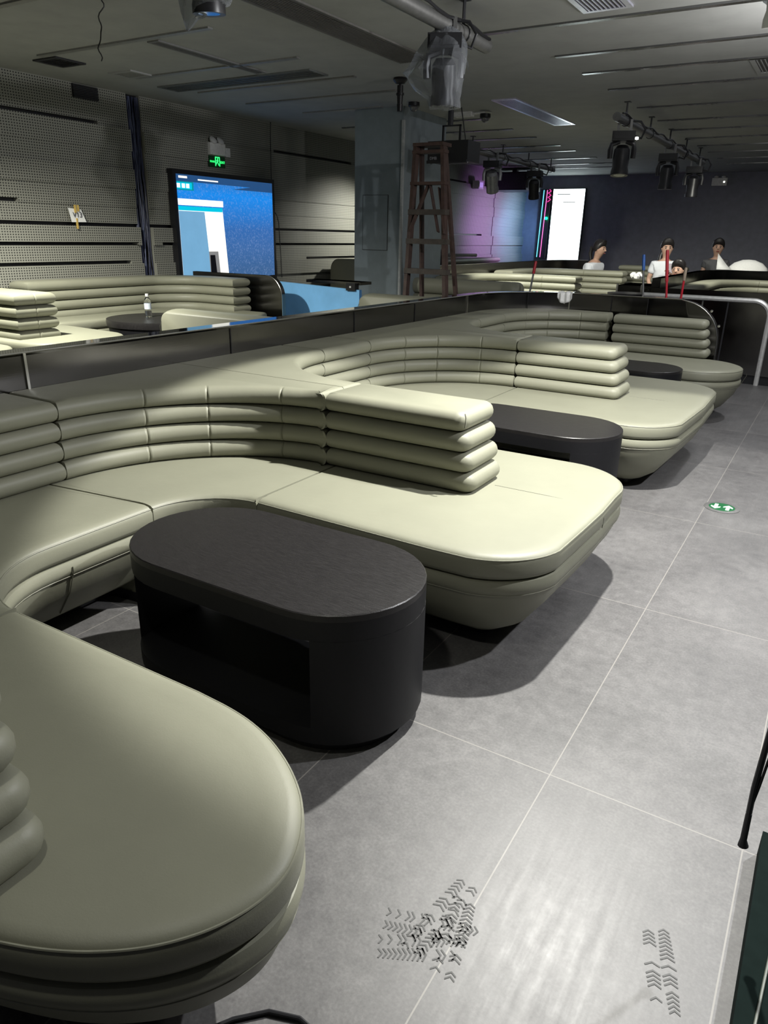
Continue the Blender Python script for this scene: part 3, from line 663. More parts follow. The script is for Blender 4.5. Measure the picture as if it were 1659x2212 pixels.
backend(-4.36, -3.17, 3.86, 4.10, .915, 'pale lit sofa back with a rounded corner left of the blue panel')
backend(-4.12, -3.17, 6.18, 6.44, .92, 'olive sofa back with a rounded corner at the foot of the blue-grey column')
# panel with dark ledge; blue reflection of the television painted into its colour
t = thing('tv_tinted_partition', 'long low partition with a painted blue screen reflection and a black ledge, left of the column', 'partition', (-5.2, 7.0, DZ))
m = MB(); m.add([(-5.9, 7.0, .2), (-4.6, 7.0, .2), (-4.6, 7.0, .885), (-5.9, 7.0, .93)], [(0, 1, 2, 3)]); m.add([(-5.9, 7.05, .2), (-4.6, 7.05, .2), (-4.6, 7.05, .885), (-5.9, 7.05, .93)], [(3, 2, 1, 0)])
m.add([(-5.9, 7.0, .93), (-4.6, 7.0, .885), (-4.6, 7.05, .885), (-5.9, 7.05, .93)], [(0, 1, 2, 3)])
m.build('panel', simple('tv_blue_reflection', (.22, .52, .88), .3, 0, .1, 3), t)
m = MB(); m.box(-5.35, -4.6, 7.02, 7.25, .935, .965); m.build('ledge', BLACKMIR, t)
m = MB(); m.box(-4.76, -4.64, 6.97, 7.05, .875, .955); m.build('switch_box', BLACK, t); m = MB(); m.box(-4.71, -4.69, 6.965, 6.97, .905, .925); m.build('switch', WHITEP, t)
# sofa beyond the column
t = thing('padded_bench', 'pale lit sofa back with a rounded top beside the left edge of the column', 'sofa', (-6.3, 9.6, DZ), 'smooth-backed sofas behind the barrier')
pf = [(-6.0, .25), (-6.0, 1.12), (-6.45, 1.115)] + [(-6.62-.14*math.sin(math.radians(a_)), .96+.15*math.cos(math.radians(a_))) for a_ in range(0, 91, 10)] + [(-6.78, .25)]
n_ = len(pf); pf = pf[::-1]; m = MB(); m.add([(x, 9.5, z) for x, z in pf]+[(x, 10.3, z) for x, z in pf], [tuple(range(n_)), tuple(range(2*n_-1, n_-1, -1))]+[(i, n_+i, n_+(i+1) % n_, (i+1) % n_) for i in range(n_)])
m.build('padded_back', LEA, t, 50)
m = MB(); m.tube([(x, 9.498, z) for x, z in pf], .006, 6); m.build('piping', PIPE, t)
# row two: barrier, islands
t = thing('raised_barrier', 'long black gloss barrier on the raised floor behind the second row of rolls', 'barrier', (-4.62, 11.5, DZ))
bq = [(-4.6, 8.9), (-4.6, 13.2)] + arc(-3.9, 13.3, .7, 180, 110, 8)
m = MB(); wallstrip(m, bq, .1, DZ, 1.10); m.build('steel_panel', BLACKMIR, t, 30)
m = MB(); m.tube([(x, y, 1.102) for x, y in bq], .005, 6); m.build('edge_trim', CHROME, t)
def row2(Y, xe, xs, label, z0, seatfar=True, n=4):
    p = [(-4.4, Y-1.5), (-4.4, Y-.6)] + [(-3.8-.6*math.cos(math.radians(a_)), Y-.6+.6*math.sin(math.radians(a_))) for a_ in range(10, 91, 10)] + [(xe-.1, Y), (xe, Y)]
    sm = [(-4.25, Y-1.0), (-4.2, Y-.5), (-3.95, Y-.25), (-3.6, Y-.15)]
    return rollwall('row_sofa', label, p, .3, z0=z0, seams=sm, n=n, seat=[(-4.3, Y-1.4), (-3.8, Y-1.3), (-3.7, Y-.6), (xe+.35, Y-.5), (xe+.5, Y-.2), (xe+.5, Y+.3), (xe+.3, Y+.5), (-4.3, Y+.5)])
t = thing('padded_bench', 'dark olive sofa back behind the ladder feet, just above the barrier', 'sofa', (-4.0, 8.3, DZ), 'smooth-backed sofas behind the barrier')
levels(t, densify([(-4.68, 8.15), (-3.3, 8.15)] + arc(-3.3, 8.28, .13, -90, 90, 8) + [(-4.68, 8.41)], .07), lambda c: True, z0=.44, n=3, h=.18, e=.07, name='padded_back')
row2(10.2, -3.12, 0, 'pale lit leather sofa with stacked rolls, nearest in the far middle row', .62)
row2(12.1, -2.98, 0, 'pale leather sofa with stacked rolls, second in the far middle row', .64)
p = [(-3.7, 14.6), (-2.5, 14.6)]
rollwall('back_sofa', 'dim sage leather sofa with stacked rolls in front of the dark back wall', p, .3, z0=.66, seat=[(-3.7, 14.0), (-2.5, 14.0), (-2.5, 14.5), (-3.7, 14.5)])
t = thing('round_table', 'low black table top seen edge-on below the second far middle sofa', 'table', (-2.55, 9.6, DZ)); m = MB(); m.lathe((-2.33, 9.72, 0), [(0, .2), (.23, .2), (.25, .84), (0, .84)], 32); m.build('table_body', TABLE, t, 30)
rollwall('lounge_sofa', 'sage leather sofa along the purple-lit part of the left wall', [(-6.55, 11.2), (-6.55, 15.2)], .3, z0=.70, seams=[(-6.4, 12), (-6.4, 13), (-6.4, 14)], seat=[(-6.7, 11.2), (-5.9, 11.2), (-5.9, 15.2), (-6.7, 15.2)])
t = thing('spot_stand', 'black round lamp and bar clamp at the right edge of the column', 'lamp', (-5.6, 10.6, 1.0))
m = MB(); m.lathe((-5.45, 10.55, 1.12), [(0, -.05), (.12, -.04), (.16, 0), (.12, .04), (0, .05)], 20, 0, R(90, 'Y')); m.build('lamp_disc', BLACK, t)
m = MB(); m.tube([(-5.43, 10.55, 1.19), (-4.85, 10.6, 1.205)], .022, 8); m.build('bar', CHROME, t); m = MB(); m.lathe((-5.32, 10.5, 1.04), [(0, -.03), (.03, -.02), (.03, .02), (0, .03)], 10); m.build('clamp_knob', BLACK, t)
# right far rows
t = thing('curved_barrier', 'black gloss barrier with a curved left end around the far right booth', 'barrier', (-1, 11, DZ))
bq = [(-1.87, 9.3), (-1.88, 12.2)] + arc(-.72, 12.3, 1.16, 178, 90, 12) + [(.8, 13.46), (3.5, 13.46)]
m = MB(); wallstrip(m, bq, .1, DZ, 1.05); m.build('steel_panel', BLACKMIR, t, 30); m = MB(); m.box(-1.15, -1.13, 13.42, 13.45, .95, 1.05); m.build('joint_strip', CHROME, t)
p = [(-1.69, 9.4), (-1.70, 11.5)] + [(-1.05-.65*math.cos(math.radians(a_)), 11.7+.9*math.sin(math.radians(a_))) for a_ in range(10, 91, 10)] + [(3.3, 12.6)]
rollwall('far_sofa', 'sage leather sofa with stacked rolls inside the curved barrier at the right edge', p, .3, z0=.57, n=4, seams=[(-1.62, 10.5), (-1.1, 12.44), (-.4, 12.45)])
t = thing('front_partition', 'black gloss partition with a silver rounded frame, beyond the farthest sofa', 'partition', (-.9, 8.92, 0))
m = MB(); m.box(-1.95, 2.9, 8.90, 8.95, .1, .965); m.box(-1.95, 2.9, 8.92, 8.95, 0, .1, 1); m.build('gloss_panel', [BLACKMIR, BLACK], t)
FR = simple('brushed_silver_frame', (.7, .7, .68), .4, .4)
fp = [(-1.95, 8.885, .885), (-.80, 8.885, .885)] + [(-.80+.17*math.sin(math.radians(a_)), 8.885, .715+.17*math.cos(math.radians(a_))) for a_ in range(10, 91, 10)] + [(-.63, 8.885, .0)]
m = MB(); m.tube(fp, .026, 8); m.build('silver_frame', FR, t)
m = MB(); m.box(-1.32, -1.305, 8.895, 8.90, .1, .86); m.build('panel_joint', GREYMET, t); m = MB(); m.box(-1.06, -1.045, 8.895, 8.90, .1, .86); m.build('panel_joint', DARKGREY, t)
# poles
def pole(a, b, mat, label, grip=None, gl=.16):
    t = thing('mop_handle', label, 'mop', b, 'mop handles leaning behind the barrier'); A, B = Vector(a), Vector(b); d = (B-A).normalized()
    m = MB(); m.tube([A+d*gl*.9, B], .011, 8); m.build('shaft', mat, t)
    m = MB(); m.tube([A, A+d*.01, A+d*gl], [.012, .0155, .0155], 10); m.build('grip', grip, t)
BLU = simple('blue_plastic', (.03, .12, .42), .4); RED = simple('red_plastic', (.45, .015, .03), .4)
pole((-1.80, 7.95, 1.33), (-1.66, 8.0, .05), GREYMET, 'mop handle with a blue grip standing behind the barrier', BLU, .15)
pole((-2.93, 7.95, 1.23), (-3.03, 7.9, .25), GREYMET, 'mop handle with a red grip, left of the white rag', RED, .13)
pole((-1.58, 7.95, 1.38), (-1.42, 8.0, .05), RED, 'red mop handle in front of the seated person with a phone', RED, .3)
pole((-1.38, 7.95, 1.22), (-1.40, 8.0, .05), RED, 'short mop handle with a wooden top and red shaft, right of the others', simple('pale_wood', (.3, .24, .18), .6), .12)
# white rag draped on the barrier
m = MB(); N1, N2 = 13, 9; vs = []
for i in range(N1):
    for j_ in range(N2):
        u = i/(N1-1); v = j_/(N2-1); x = -2.47+.14*u; s = v*.17; droop = .75-.45*abs(u-.5)*2+.08*math.sin(u*9)
        y = 7.60-.1*min(1, v*2.2)
        z = BH+.008+.006*math.sin(u*14) if v < .45 else BH+.006-(v-.45)*.3*droop
        a_ = math.radians(118); cx, cy = -2.1, 6.62
        px = x; base = cy+math.sqrt(max(0, .9**2-(px-cx)**2)); yy = base+.06-.085*min(1, v*2.2)+.012*math.sin(u*17)*(v > .45) - (.012 if v > .45 else 0)
        vs.append((px, yy, z))
m.add(vs, [(i*N2+j_, (i+1)*N2+j_, (i+1)*N2+j_+1, i*N2+j_+1) for i in range(N1-1) for j_ in range(N2-1)])
o = m.build('rag', WHITECLOTH, None, 70); tag(o, 'white rag draped over the top of the curved barrier', 'rag'); sol = o.modifiers.new('s', 'SOLIDIFY'); sol.thickness = .004
# clutter: tissue
m = MB()
for k in range(5):
    a_ = k*1.26; m.lathe((-2.45+.05*math.cos(a_), 10.6+.05*math.sin(a_), 1.0+.02*(k % 2)), [(0, -.03), (.04, -.02), (.05, .01), (.02, .04), (0, .03)], 9)
tag(m.build('crumpled_tissue', WHITECLOTH), 'crumpled white tissue on the dark table left of the blue-gripped mop', 'tissue')
t = thing('side_table', 'dark glass-sided table among the mop handles', 'table', (-2.1, 10.4, DZ)); m = MB(); m.box(-2.62, -2.05, 10.3, 11.0, .2, .90); m.build('table_body', BLACKMIR, t)
m = MB()
for (x, y) in ((-2.62, 10.3), (-2.05, 10.3), (-2.3, 10.3)): m.box(x-.012, x+.012, y-.012, y+.012, .3, .915)
m.build('corner_strip', CHROME, t)

# ------------------------------------------------------------------ ladder
t = thing('step_ladder', 'worn orange-brown step ladder standing against the column', 'ladder', (-3.6, 6.8, DZ))
WOOD = simple('worn_brown_ladder', (.055, .032, .026), .6, 0, .35, 14, .2); WOOD2 = simple('dark_ladder_step', (.06, .05, .042), .6, 0, .3, 14)
def bar(A, B, w, d, mat, name, par):
    A, B = Vector(A), Vector(B); v = B-A; z = v.normalized(); x = Vector((1, 0, 0)); x = (x-z*x.dot(z)).normalized(); y = z.cross(x)
    m = MB(); L = v.length; M_ = Matrix((( x.x, y.x, z.x, A.x), (x.y, y.y, z.y, A.y), (x.z, y.z, z.z, A.z), (0, 0, 0, 1)))
    m.box(-w/2, w/2, -d/2, d/2, 0, L, 0, M_); return m.build(name, mat, par)
zt, zb = 2.27, .2; xl_t, xl_b, xr_t, xr_b = -3.845, -3.81, -3.55, -3.28
yf, yb_ = 6.6, 6.98
bar((xl_b, yf, zb), (xl_t, 6.85, zt), .035, .07, WOOD, 'front_rail', t); bar((xr_b, yf, zb), (xr_t, 6.85, zt), .035, .07, WOOD, 'front_rail', t)
bar((xl_b+.04, yb_, zb), (xl_t+.02, 6.92, zt), .03, .05, WOOD, 'rear_rail', t); bar((xr_b-.02, yb_, zb), (xr_t-.02, 6.92, zt), .03, .05, WOOD, 'rear_rail', t)
for k, z in enumerate((.55, .83, 1.12, 1.40, 1.67, 1.94, 2.22)):
    f = (z-zb)/(zt-zb); xa = xl_b+(xl_t-xl_b)*f; xb = xr_b+(xr_t-xr_b)*f; y = yf+.25*f
    m = MB(); m.box(xa-.02, xb+.03, y-.045, y+.05, z-.014, z+.014 if k > 4 else z+.035); m.build('step', WOOD2 if k < 5 else WOOD, t)
bar((-3.82, 6.72, 1.5), (-3.68, 6.82, 1.93), .012, .05, WOOD, 'brace', t); bar((-3.50, 6.72, 1.5), (-3.66, 6.82, 1.93), .012, .05, WOOD, 'brace', t); bar((-3.43, 6.72, 1.48), (-3.56, 6.82, 1.9), .012, .05, WOOD, 'brace', t)
m = MB(); m.box(-3.86, -3.53, 6.80, 6.98, zt, zt+.03); m.build('top_plate', WOOD, t)

# ------------------------------------------------------------------ ceiling: strips, vents, pipes, lights
def strip(x0, x1, y, label, grp, w=.05):
    m = MB(); m.box(x0, x1, y-w/2, y+w/2, ZC-.012, ZC+.0); tag(m.build('ceiling_profile', ALU2 if grp.startswith('left') else ALU), label, 'ceiling light strip', grp)
for y in (5.42, 6.3, 7.0, 7.81, 8.95, 9.96, 10.82, 11.72, 12.65, 13.6, 14.6, 15.6):
    strip(-2.31 if y > 5.6 else -2.7, 2.2, y, 'thin linear profile across the right side of the ceiling', 'right ceiling profiles')
for y in (3.4, 4.42, 5.42, 6.25, 6.98, 7.75):
    strip(-6.1 if y < 7.5 else -5.9, -4.17 if y < 7.5 else -4.8, y, 'thin linear profile across the left side of the ceiling', 'left ceiling profiles')
for y in (9.0, 9.95, 10.83, 11.87, 12.62, 13.8, 14.8, 15.6):
    strip(-6.2, -4.15, y, 'thin linear profile on the ceiling beyond the column', 'ceiling profiles beyond the column')
def vent(x0, x1, y0, y1, label, n, along='y', frame=None, fw=.035, grp=None):
    t = thing('ceiling_vent', label, 'vent', ((x0+x1)/2, (y0+y1)/2, ZC), grp)
    m = MB(); m.box(x0+fw, x1-fw, y0+fw, y1-fw, ZC-.006, ZC-.002); m.build('backing', BLACK, t)
    m = MB(); f = frame or CEIL
    m.box(x0, x1, y0, y0+fw, ZC-.012, ZC); m.box(x0, x1, y1-fw, y1, ZC-.012, ZC); m.box(x0, x0+fw, y0+fw, y1-fw, ZC-.012, ZC); m.box(x1-fw, x1, y0+fw, y1-fw, ZC-.012, ZC); m.build('frame', f, t)
    for k in range(n):
        m = MB()
        if along == 'y': x = x0+fw+(x1-x0-2*fw)*(k+.5)/n; m.box(x-.003, x+.003, y0+fw, y1-fw, ZC-.012, ZC-.003)
        else: y = y0+fw+(y1-y0-2*fw)*(k+.5)/n; m.box(x0+fw, x1-fw, y-.004, y+.004, ZC-.012, ZC-.003)
        m.build('slat', f, t)
VF = simple('vent_metal_lilac_reflection', (.78, .78, .95), .28, .7)  # lilac tint paints the bluish reflections into the frame colour
vent(-1.76, -1.45, 4.75, 5.23, 'square ceiling vent with a bright frame at the top edge', 9, 'y', VF)
vent(-3.54, -3.27, 7.86, 9.83, 'long narrow ceiling vent with a pale frame, above the camera dome', 10, 'y', VF, .03)
vent(-3.52, -3.22, 2.6, 5.95, 'long dark linear grille beside the pipe on the ceiling', 12, 'y', simple('dull_grille', (.13, .125, .115), .6), .02)
vent(-1.0, -.7, 7.0, 7.6, 'ceiling vent at the right edge of the ceiling', 8, 'y', CEIL)
vent(-6.31, -6.0, 4.5, 4.8, 'small square black ceiling vent near the perforated wall', 6, 'x', DARKGREY)
vent(-6.15, -5.85, 5.15, 5.4, 'faint square ceiling vent near the top of the cable channel', 6, 'x', CEIL)
vent(-4.9, -4.78, 4.5, 5.75, 'narrow grey grille crossing the left ceiling profiles', 3, 'y', simple('grey_grille', (.17, .17, .165), .7), .02)
vent(-6.25, -4.36, 5.82, 6.1, 'wide shallow grille between the left ceiling profiles', 4, 'x', simple('greenish_grille', (.12, .13, .125), .6), .02)
def pipe(x, y0, y1, label):
    t = thing('ceiling_pipe', label, 'pipe', (x, (y0+y1)/2, 2.62), 'lighting pipes under the ceiling')
    m = MB(); m.tube([(x, y0, 2.62), (x, y1, 2.62)], .042, 16); m.build('tube', GREYMET, t)
    y = y0+.35
    while y < y1:
        m = MB(); m.tube([(x, y, 2.66), (x, y, ZC)], .01, 6); m.box(x-.03, x+.03, y-.03, y+.03, ZC-.008, ZC); m.build('hanger', DARKGREY, t)
        m = MB(); ring = [(x+.047*math.cos(a_), y, 2.62+.047*math.sin(a_)) for a_ in [2*PI*k/14 for k in range(14)]]; m.tube(ring, .004, 5, 0, True); m.build('cable_tie', BLACK, t)
        y += 1.1
    p = []; n = int((y1-y0)/.12)
    for k in range(n+1):
        yy = y0+.05+(y1-y0-.1)*k/n; p.append((x+.045, yy, 2.655+.012*math.sin(k*1.3)))
    m = MB(); m.tube(p, .009, 6); m.build('cable', BLACK, t); return t
pipe(-2.31, 1.0, 5.0, 'grey lighting pipe ending beside the bagged light at the top')
pipe(-2.31, 8.2, 13.3, 'grey lighting pipe carrying three dark stage lights at the right')
pipe(-4.95, 9.0, 13.9, 'grey lighting pipe running towards the bright doorway')
def moving_head(x, y, label, tilt=15, yaw=0, bag=False, zt=2.56, body=None, s=1.0, face=None, col=None):
    t = thing('stage_light', label, 'stage light', (x, y, zt), 'moving stage lights on the pipes'); B = body or BLACK
    T0 = Matrix.Translation((x, y, zt)) @ R(yaw) @ Matrix.Scale(s, 4)
    m = MB(); m.box(-.11, .11, -.11, .11, -.085, 0, 0, T0); m.box(-.095, .095, -.12, .12, -.07, -.01, 0, T0); m.build('base', BLACK, t)
    for sx in (-.06, .06): m = MB(); m.box(sx-.012, sx+.012, -.02, .02, 0, .11, 0, T0); m.build('clamp', GREYMET, t)
    for sx in (-1, 1):
        m = MB(); m.tube([T0 @ Vector((sx*.03, 0, -.085)), T0 @ Vector((sx*.105, 0, -.11)), T0 @ Vector((sx*.115, 0, -.16)), T0 @ Vector((sx*.112, 0, -.24))], [.02*s, .024*s, .026*s, .024*s], 8); m.build('yoke_arm', B, t)
    TH = T0 @ Matrix.Translation((0, 0, -.21)) @ R(tilt, 'X')
    m = MB(); m.lathe((0, 0, 0), [(0, .09), (.055, .085), (.078, .05), (.082, -.03), (.076, -.11), (.086, -.15), (.086, -.19), (.07, -.19), (0, -.18)], 20, 0, TH); hd_ = m.build('head', B, t, 30)
    m = MB(); m.lathe((0, 0, 0), [(0, -.181), (.068, -.183), (.06, -.188), (0, -.189)], 20, 0, TH); m.build('lens', face or simple('dark_lens_%d' % random.randint(0, 999), (.08, .09, .09), .1), hd_, 30)
    m = MB(); m.tube([T0 @ Vector(p) for p in ((.1, .05, -.03), (.17, .08, -.05), (.2, .08, .03), (.15, .08, .1), (.05, .08, .11))], .011*s, 8); m.build('power_lead', BLACK, t)
    if bag:
        m = MB(); rings = []; random.seed(int(x*100)); n = 22; ph = [random.uniform(0, 6) for _ in range(4)]
        prof = []
        for q0, q1 in zip(bag, bag[1:]): prof += [q0, tuple((a+b)/2 for a, b in zip(q0, q1))]
        prof.append(bag[-1])
        for r, z, ox in prof:
            rings.append([T0 @ Vector((ox+r*math.cos(2*PI*k/n)*(1+random.uniform(-.05, .05)+.09*math.sin(k*1.9+ph[0]+z*9)), r*math.sin(2*PI*k/n)*(1+random.uniform(-.05, .05)+.09*math.sin(k*2.3+ph[1]+z*7)), z+random.uniform(-.008, .008))) for k in range(n)])
        m.loft(rings); bg_ = m.build('plastic_bag', BAG, t, 40)
        for k in range(3):
            m = MB(); a_ = k*2.1+.5; m.tube([T0 @ Vector((.13*math.cos(a_), .13*math.sin(a_), -.1)), T0 @ Vector((.17*math.cos(a_), .17*math.sin(a_), -.13)), T0 @ Vector((.18*math.cos(a_), .18*math.sin(a_), -.17))], [.006, .004, .001], 5); m.build('bag_fold', BAG, bg_)
    return t
moving_head(-2.31, 4.42, 'stage light wrapped in clear plastic at the top centre', 14, 25, [(.05, .05, 0), (.10, .01, 0), (.15, -.06, 0), (.185, -.16, -.03), (.20, -.22, -.07), (.15, -.30, -.04), (.105, -.36, 0), (.10, -.41, .01), (.06, -.415, .01)], 2.56, s=.9)
moving_head(-2.31, 2.44, 'stage light wrapped in clear plastic at the top edge, left of centre', 5, 20, [(.08, .05, 0), (.15, -.02, 0), (.18, -.15, 0), (.17, -.27, 0), (.13, -.34, -.01), (.08, -.38, -.06), (.04, -.42, -.1), (.006, -.47, -.12)], 2.54, s=.74)
moving_head(-.50, 4.2, 'plastic-wrapped stage light cut off by the top right corner', 10, 0, [(.08, .05, 0), (.14, -.05, 0), (.14, -.2, 0), (.1, -.28, 0), (.05, -.31, 0)], 2.72, body=WHITEP, s=.85)
moving_head(-2.31, 8.55, 'dark stage light nearest on the right-hand pipe', -8, 15, None, 2.52, s=1.05)
moving_head(-2.31, 10.85, 'dark stage light in the middle of the right-hand pipe', 0, 5, None, 2.52, s=1.05)
moving_head(-2.31, 12.75, 'dark stage light farthest on the right-hand pipe', 0, 5, None, 2.52, s=1.05)
moving_head(-4.95, 11.2, 'silver-fronted stage light hanging from the far pipe', 28, 10, None, 2.54, body=simple('silver_shell', (.25, .25, .26), .35, .3), s=1.1)
moving_head(-4.95, 13.0, 'dark stage light farthest along the far pipe', 20, 10, None, 2.54, s=1.1)
# small lit status lamps
m = MB(); m.lathe((-2.16, 8.5, 2.45), [(0, -.015), (.018, -.01), (.018, .01), (0, .015)], 12); o = m.build('work_lamp', emis('small_white_lamp', (1, 1, .95), 6)); tag(o, 'small bright white lamp on the right-hand pipe', 'lamp')
# hanging sensor / mic, domes
t = thing('hanging_sensor', 'black ceiling-mounted tube sensor left of the bagged stage light', 'sensor', (-3.84, 6.5, ZC))
m = MB(); m.lathe((-3.84, 6.5, ZC), [(0, 0), (.06, 0), (.068, -.02), (.045, -.045), (0, -.05)], 20); m.build('mount', BLACK, t)
m = MB(); m.lathe((-3.84, 6.5, ZC), [(0, -.06), (.028, -.06), (.028, -.12), (.036, -.122), (.036, -.14), (.028, -.142), (.024, -.21), (.028, -.212), (.024, -.27), (0, -.27)], 16); m.build('tube', BLACK, t)
m = MB(); m.tube([(-3.84, 6.5, ZC-.04), (-3.84, 6.5, ZC-.07)], .012, 8); m.build('stem', BLACK, t)
def dome(x, y, z, label):
    t = thing('dome_camera', label, 'camera', (x, y, z), 'ceiling dome cameras')
    m = MB(); m.lathe((x, y, z), [(0, .0), (.06, 0), (.062, -.035), (.055, -.045), (0, -.045)], 20); m.build('housing', BLACK, t)
    m = MB(); m.lathe((x, y, z), [(.045, -.045), (.04, -.07), (.025, -.085), (0, -.09)], 20); m.build('dome', simple('smoked_dome_%d' % int(abs(x)*10), (.1, .1, .1), .08), t)
dome(-4.36, 7.68, ZC, 'small black dome camera on the ceiling at the top of the column')
dome(-3.89, 8.5, 2.77, 'black dome camera on a short arm right of the column')
m = MB(); m.box(-4.27, -4.05, 8.45, 8.55, 2.755, ZC); m.tube([(-4.06, 8.5, 2.78), (-3.9, 8.5, 2.785)], .012, 8); tag(m.build('junction_box', WHITEP), 'white junction box with a bar holding the dome camera', 'junction box')
# smoke machine
t = thing('haze_machine', 'black box-shaped haze machine hanging at the top of the ladder', 'haze machine', (-3.87, 7.7, 2.3))
m = MB(); m.box(-4.10, -3.63, 7.55, 7.85, 2.20, 2.40); m.build('housing', BLACK, t)
m = MB(); m.box(-4.10, -3.63, 7.53, 7.55, 2.185, 2.215); m.build('tray', BLACK, t)
m = MB(); m.add([(-3.93, 7.54, 2.29), (-3.85, 7.54, 2.30), (-3.83, 7.49, 2.24), (-3.91, 7.49, 2.235)], [(0, 1, 2, 3), (3, 2, 1, 0)]); m.build('nozzle_plate', GREYMET, t)
for x in (-4.0, -3.80):
    m = MB(); m.box(x-.01, x+.01, 7.69, 7.71, 2.40, 2.56); m.build('bracket_leg', BLACK, t)
m = MB(); m.box(-4.01, -3.79, 7.69, 7.71, 2.55, 2.565); m.tube([(-3.92, 7.7, 2.56), (-3.92, 7.7, ZC)], .03, 10); m.build('bracket', DARKGREY, t)
m = MB(); m.tube([(-3.80, 7.7, 2.72), (-3.73, 7.7, 2.41)], .006, 6); m.build('safety_cable', BLACK, t)
for x in (-4.08, -3.86, -3.65):
    m = MB(); m.lathe((x, 7.6, 2.185), [(0, 0), (.012, 0), (.012, .015), (0, .015)], 10); m.build('foot', BLACK, t)
text(t, 'DMB', .04, (-4.03, 7.548, 2.235), FACEY, simple('faded_white_print', (.3, .3, .32), .5))
m = MB(); m.tube([(-4.34+.018*math.sin(k*.8)-.004*k, 3.64+.01*math.sin(k*1.1), 2.8-.017*k) for k in range(20)], .004, 5)
tag(m.build('loose_wire', BLACK), 'loose black wire dangling from the ceiling at the upper left', 'wire')

# ------------------------------------------------------------------ far end: bright doorway screen, neon, speaker, emergency lights
t = thing('bright_screen', 'blinding white portrait screen on the back wall', 'screen', (-5.78, 17.4, 1.8))
m = MB(); m.box(-6.17, -5.40, 17.44, 17.505, .95, 2.54); m.build('casing', BLACK, t)
m = MB(); m.box(-6.15, -5.42, 17.43, 17.44, .97, 2.52); m.build('screen', emis('white_screen_light', (.86, 1, 1), 5), t)
m = MB(); m.box(-6.05, -5.75, 17.425, 17.43, 2.40, 2.425); m.box(-5.9, -5.62, 17.425, 17.43, 2.24, 2.26); m.build('caption_mark', emis('grey_mark', (.25, .28, .28), 1), t)
t = thing('neon_light', 'vertical pink and cyan neon tube beside the bright screen', 'neon light', (-6.3, 17.35, 1.8))
m = MB(); m.box(-6.44, -6.2, 17.39, 17.505, 1.02, 2.52); m.build('mounting_board', BLACK, t)
m = MB(); m.tube([(-6.32, 17.38, 1.05), (-6.28, 17.38, 2.5)], .007, 8); m.build('pink_tube', emis('pink_neon', (1, .15, .5), 2.5), t)
m = MB(); m.tube([(-6.40, 17.38, 1.05), (-6.36, 17.38, 2.5)], .009, 8); m.build('cyan_tube', emis('cyan_neon', (.15, .75, 1), 2), t)
m = MB(); m.lathe((-6.24, 17.34, 1.9), [(0, -.03), (.03, -.02), (.03, .02), (0, .03)], 12); m.build('green_lamp', emis('green_point', (0, 1, .3), 14), t)
for k in range(3):
    m = MB(); zz = 2.25+.09*k; m.tube([(-6.25, 17.36, zz), (-6.18, 17.36, zz+.05), (-6.22, 17.36, zz+.08)], .01, 6); m.build('pink_curl', emis('pink_sign', (1, .05, .4), 1.2), t)
t = thing('loudspeaker', 'large black loudspeaker hanging near the ceiling by the purple wall', 'speaker', (-6.3, 15.7, 2.55)); m = MB(); m.box(-6.75, -5.95, 15.2, 16.0, 2.38, 2.72); m.build('cabinet', BLACK, t)
m = MB(); m.box(-6.95, -6.7, 15.5, 15.7, 2.5, 2.6); m.build('wall_bracket', BLACK, t); m = MB(); m.box(-6.4, -6.3, 15.5, 15.6, 2.7, 2.81); m.build('ceiling_bracket', BLACK, t); m = MB(); m.box(-6.7, -6.0, 15.19, 15.2, 2.41, 2.69); m.build('grille', DARKGREY, t)
t = thing('wall_lamp', 'small square violet-lit lamp on the left wall before the loudspeaker', 'lamp', (-6.7, 14.6, 2.45)); m = MB(); m.box(-6.82, -6.68, 14.5, 14.72, 2.37, 2.52); m.build('housing', WHITEP, t)
m = MB(); m.box(-6.70, -6.66, 14.48, 14.5, 2.4, 2.5); m.build('bracket', WHITEP, t); m = MB(); m.box(-6.679, -6.67, 14.54, 14.68, 2.40, 2.49); m.build('lens', emis('violet_lens', (.5, .3, .9), .8), t)
t = thing('emergency_light', 'white twin-lamp emergency light on the dark back wall', 'emergency light', (-2.65, 17.47, 2.62))
m = MB(); m.box(-2.79, -2.50, 17.42, 17.505, 2.545, 2.69); m.build('housing', WHITEP, t)
for x in (-2.72, -2.58): m = MB(); m.lathe((x, 17.44, 2.71), [(0, -.02), (.04, -.01), (.04, .01), (0, .03)], 12); m.build('lamp_head', WHITEP, t)
m = MB(); m.box(-2.57, -2.54, 17.415, 17.42, 2.60, 2.63); m.build('indicator', emis('indicator_light', (1, 1, .9), 2), t)

# ------------------------------------------------------------------ people
def skin_body(verts, edges, radii, mats_by=None, name='body', mat=None, parent=None, sub=2):
    me = bpy.data.meshes.new(name); me.from_pydata(verts, edges, []); o = bpy.data.objects.new(name, me); C.objects.link(o)
    md = o.modifiers.new('skin', 'SKIN'); me.skin_vertices or bpy.context.view_layer.update()
    for i, r in enumerate(radii): me.skin_vertices[0].data[i].radius = (r if isinstance(r, tuple) else (r, r))
    me.skin_vertices[0].data[0].use_root = True
    s = o.modifiers.new('sub', 'SUBSURF'); s.levels = sub; s.render_levels = sub
    dg = bpy.context.evaluated_depsgraph_get(); nm = bpy.data.meshes.new_from_object(o.evaluated_get(dg)); bpy.data.objects.remove(o)
    o = bpy.data.objects.new(name, nm); C.objects.link(o); nm.materials.clear(); nm.materials.append(mat)
    nm.polygons.foreach_set('use_smooth', [True]*len(nm.polygons))
    if parent is not None: o.parent = parent
    return o
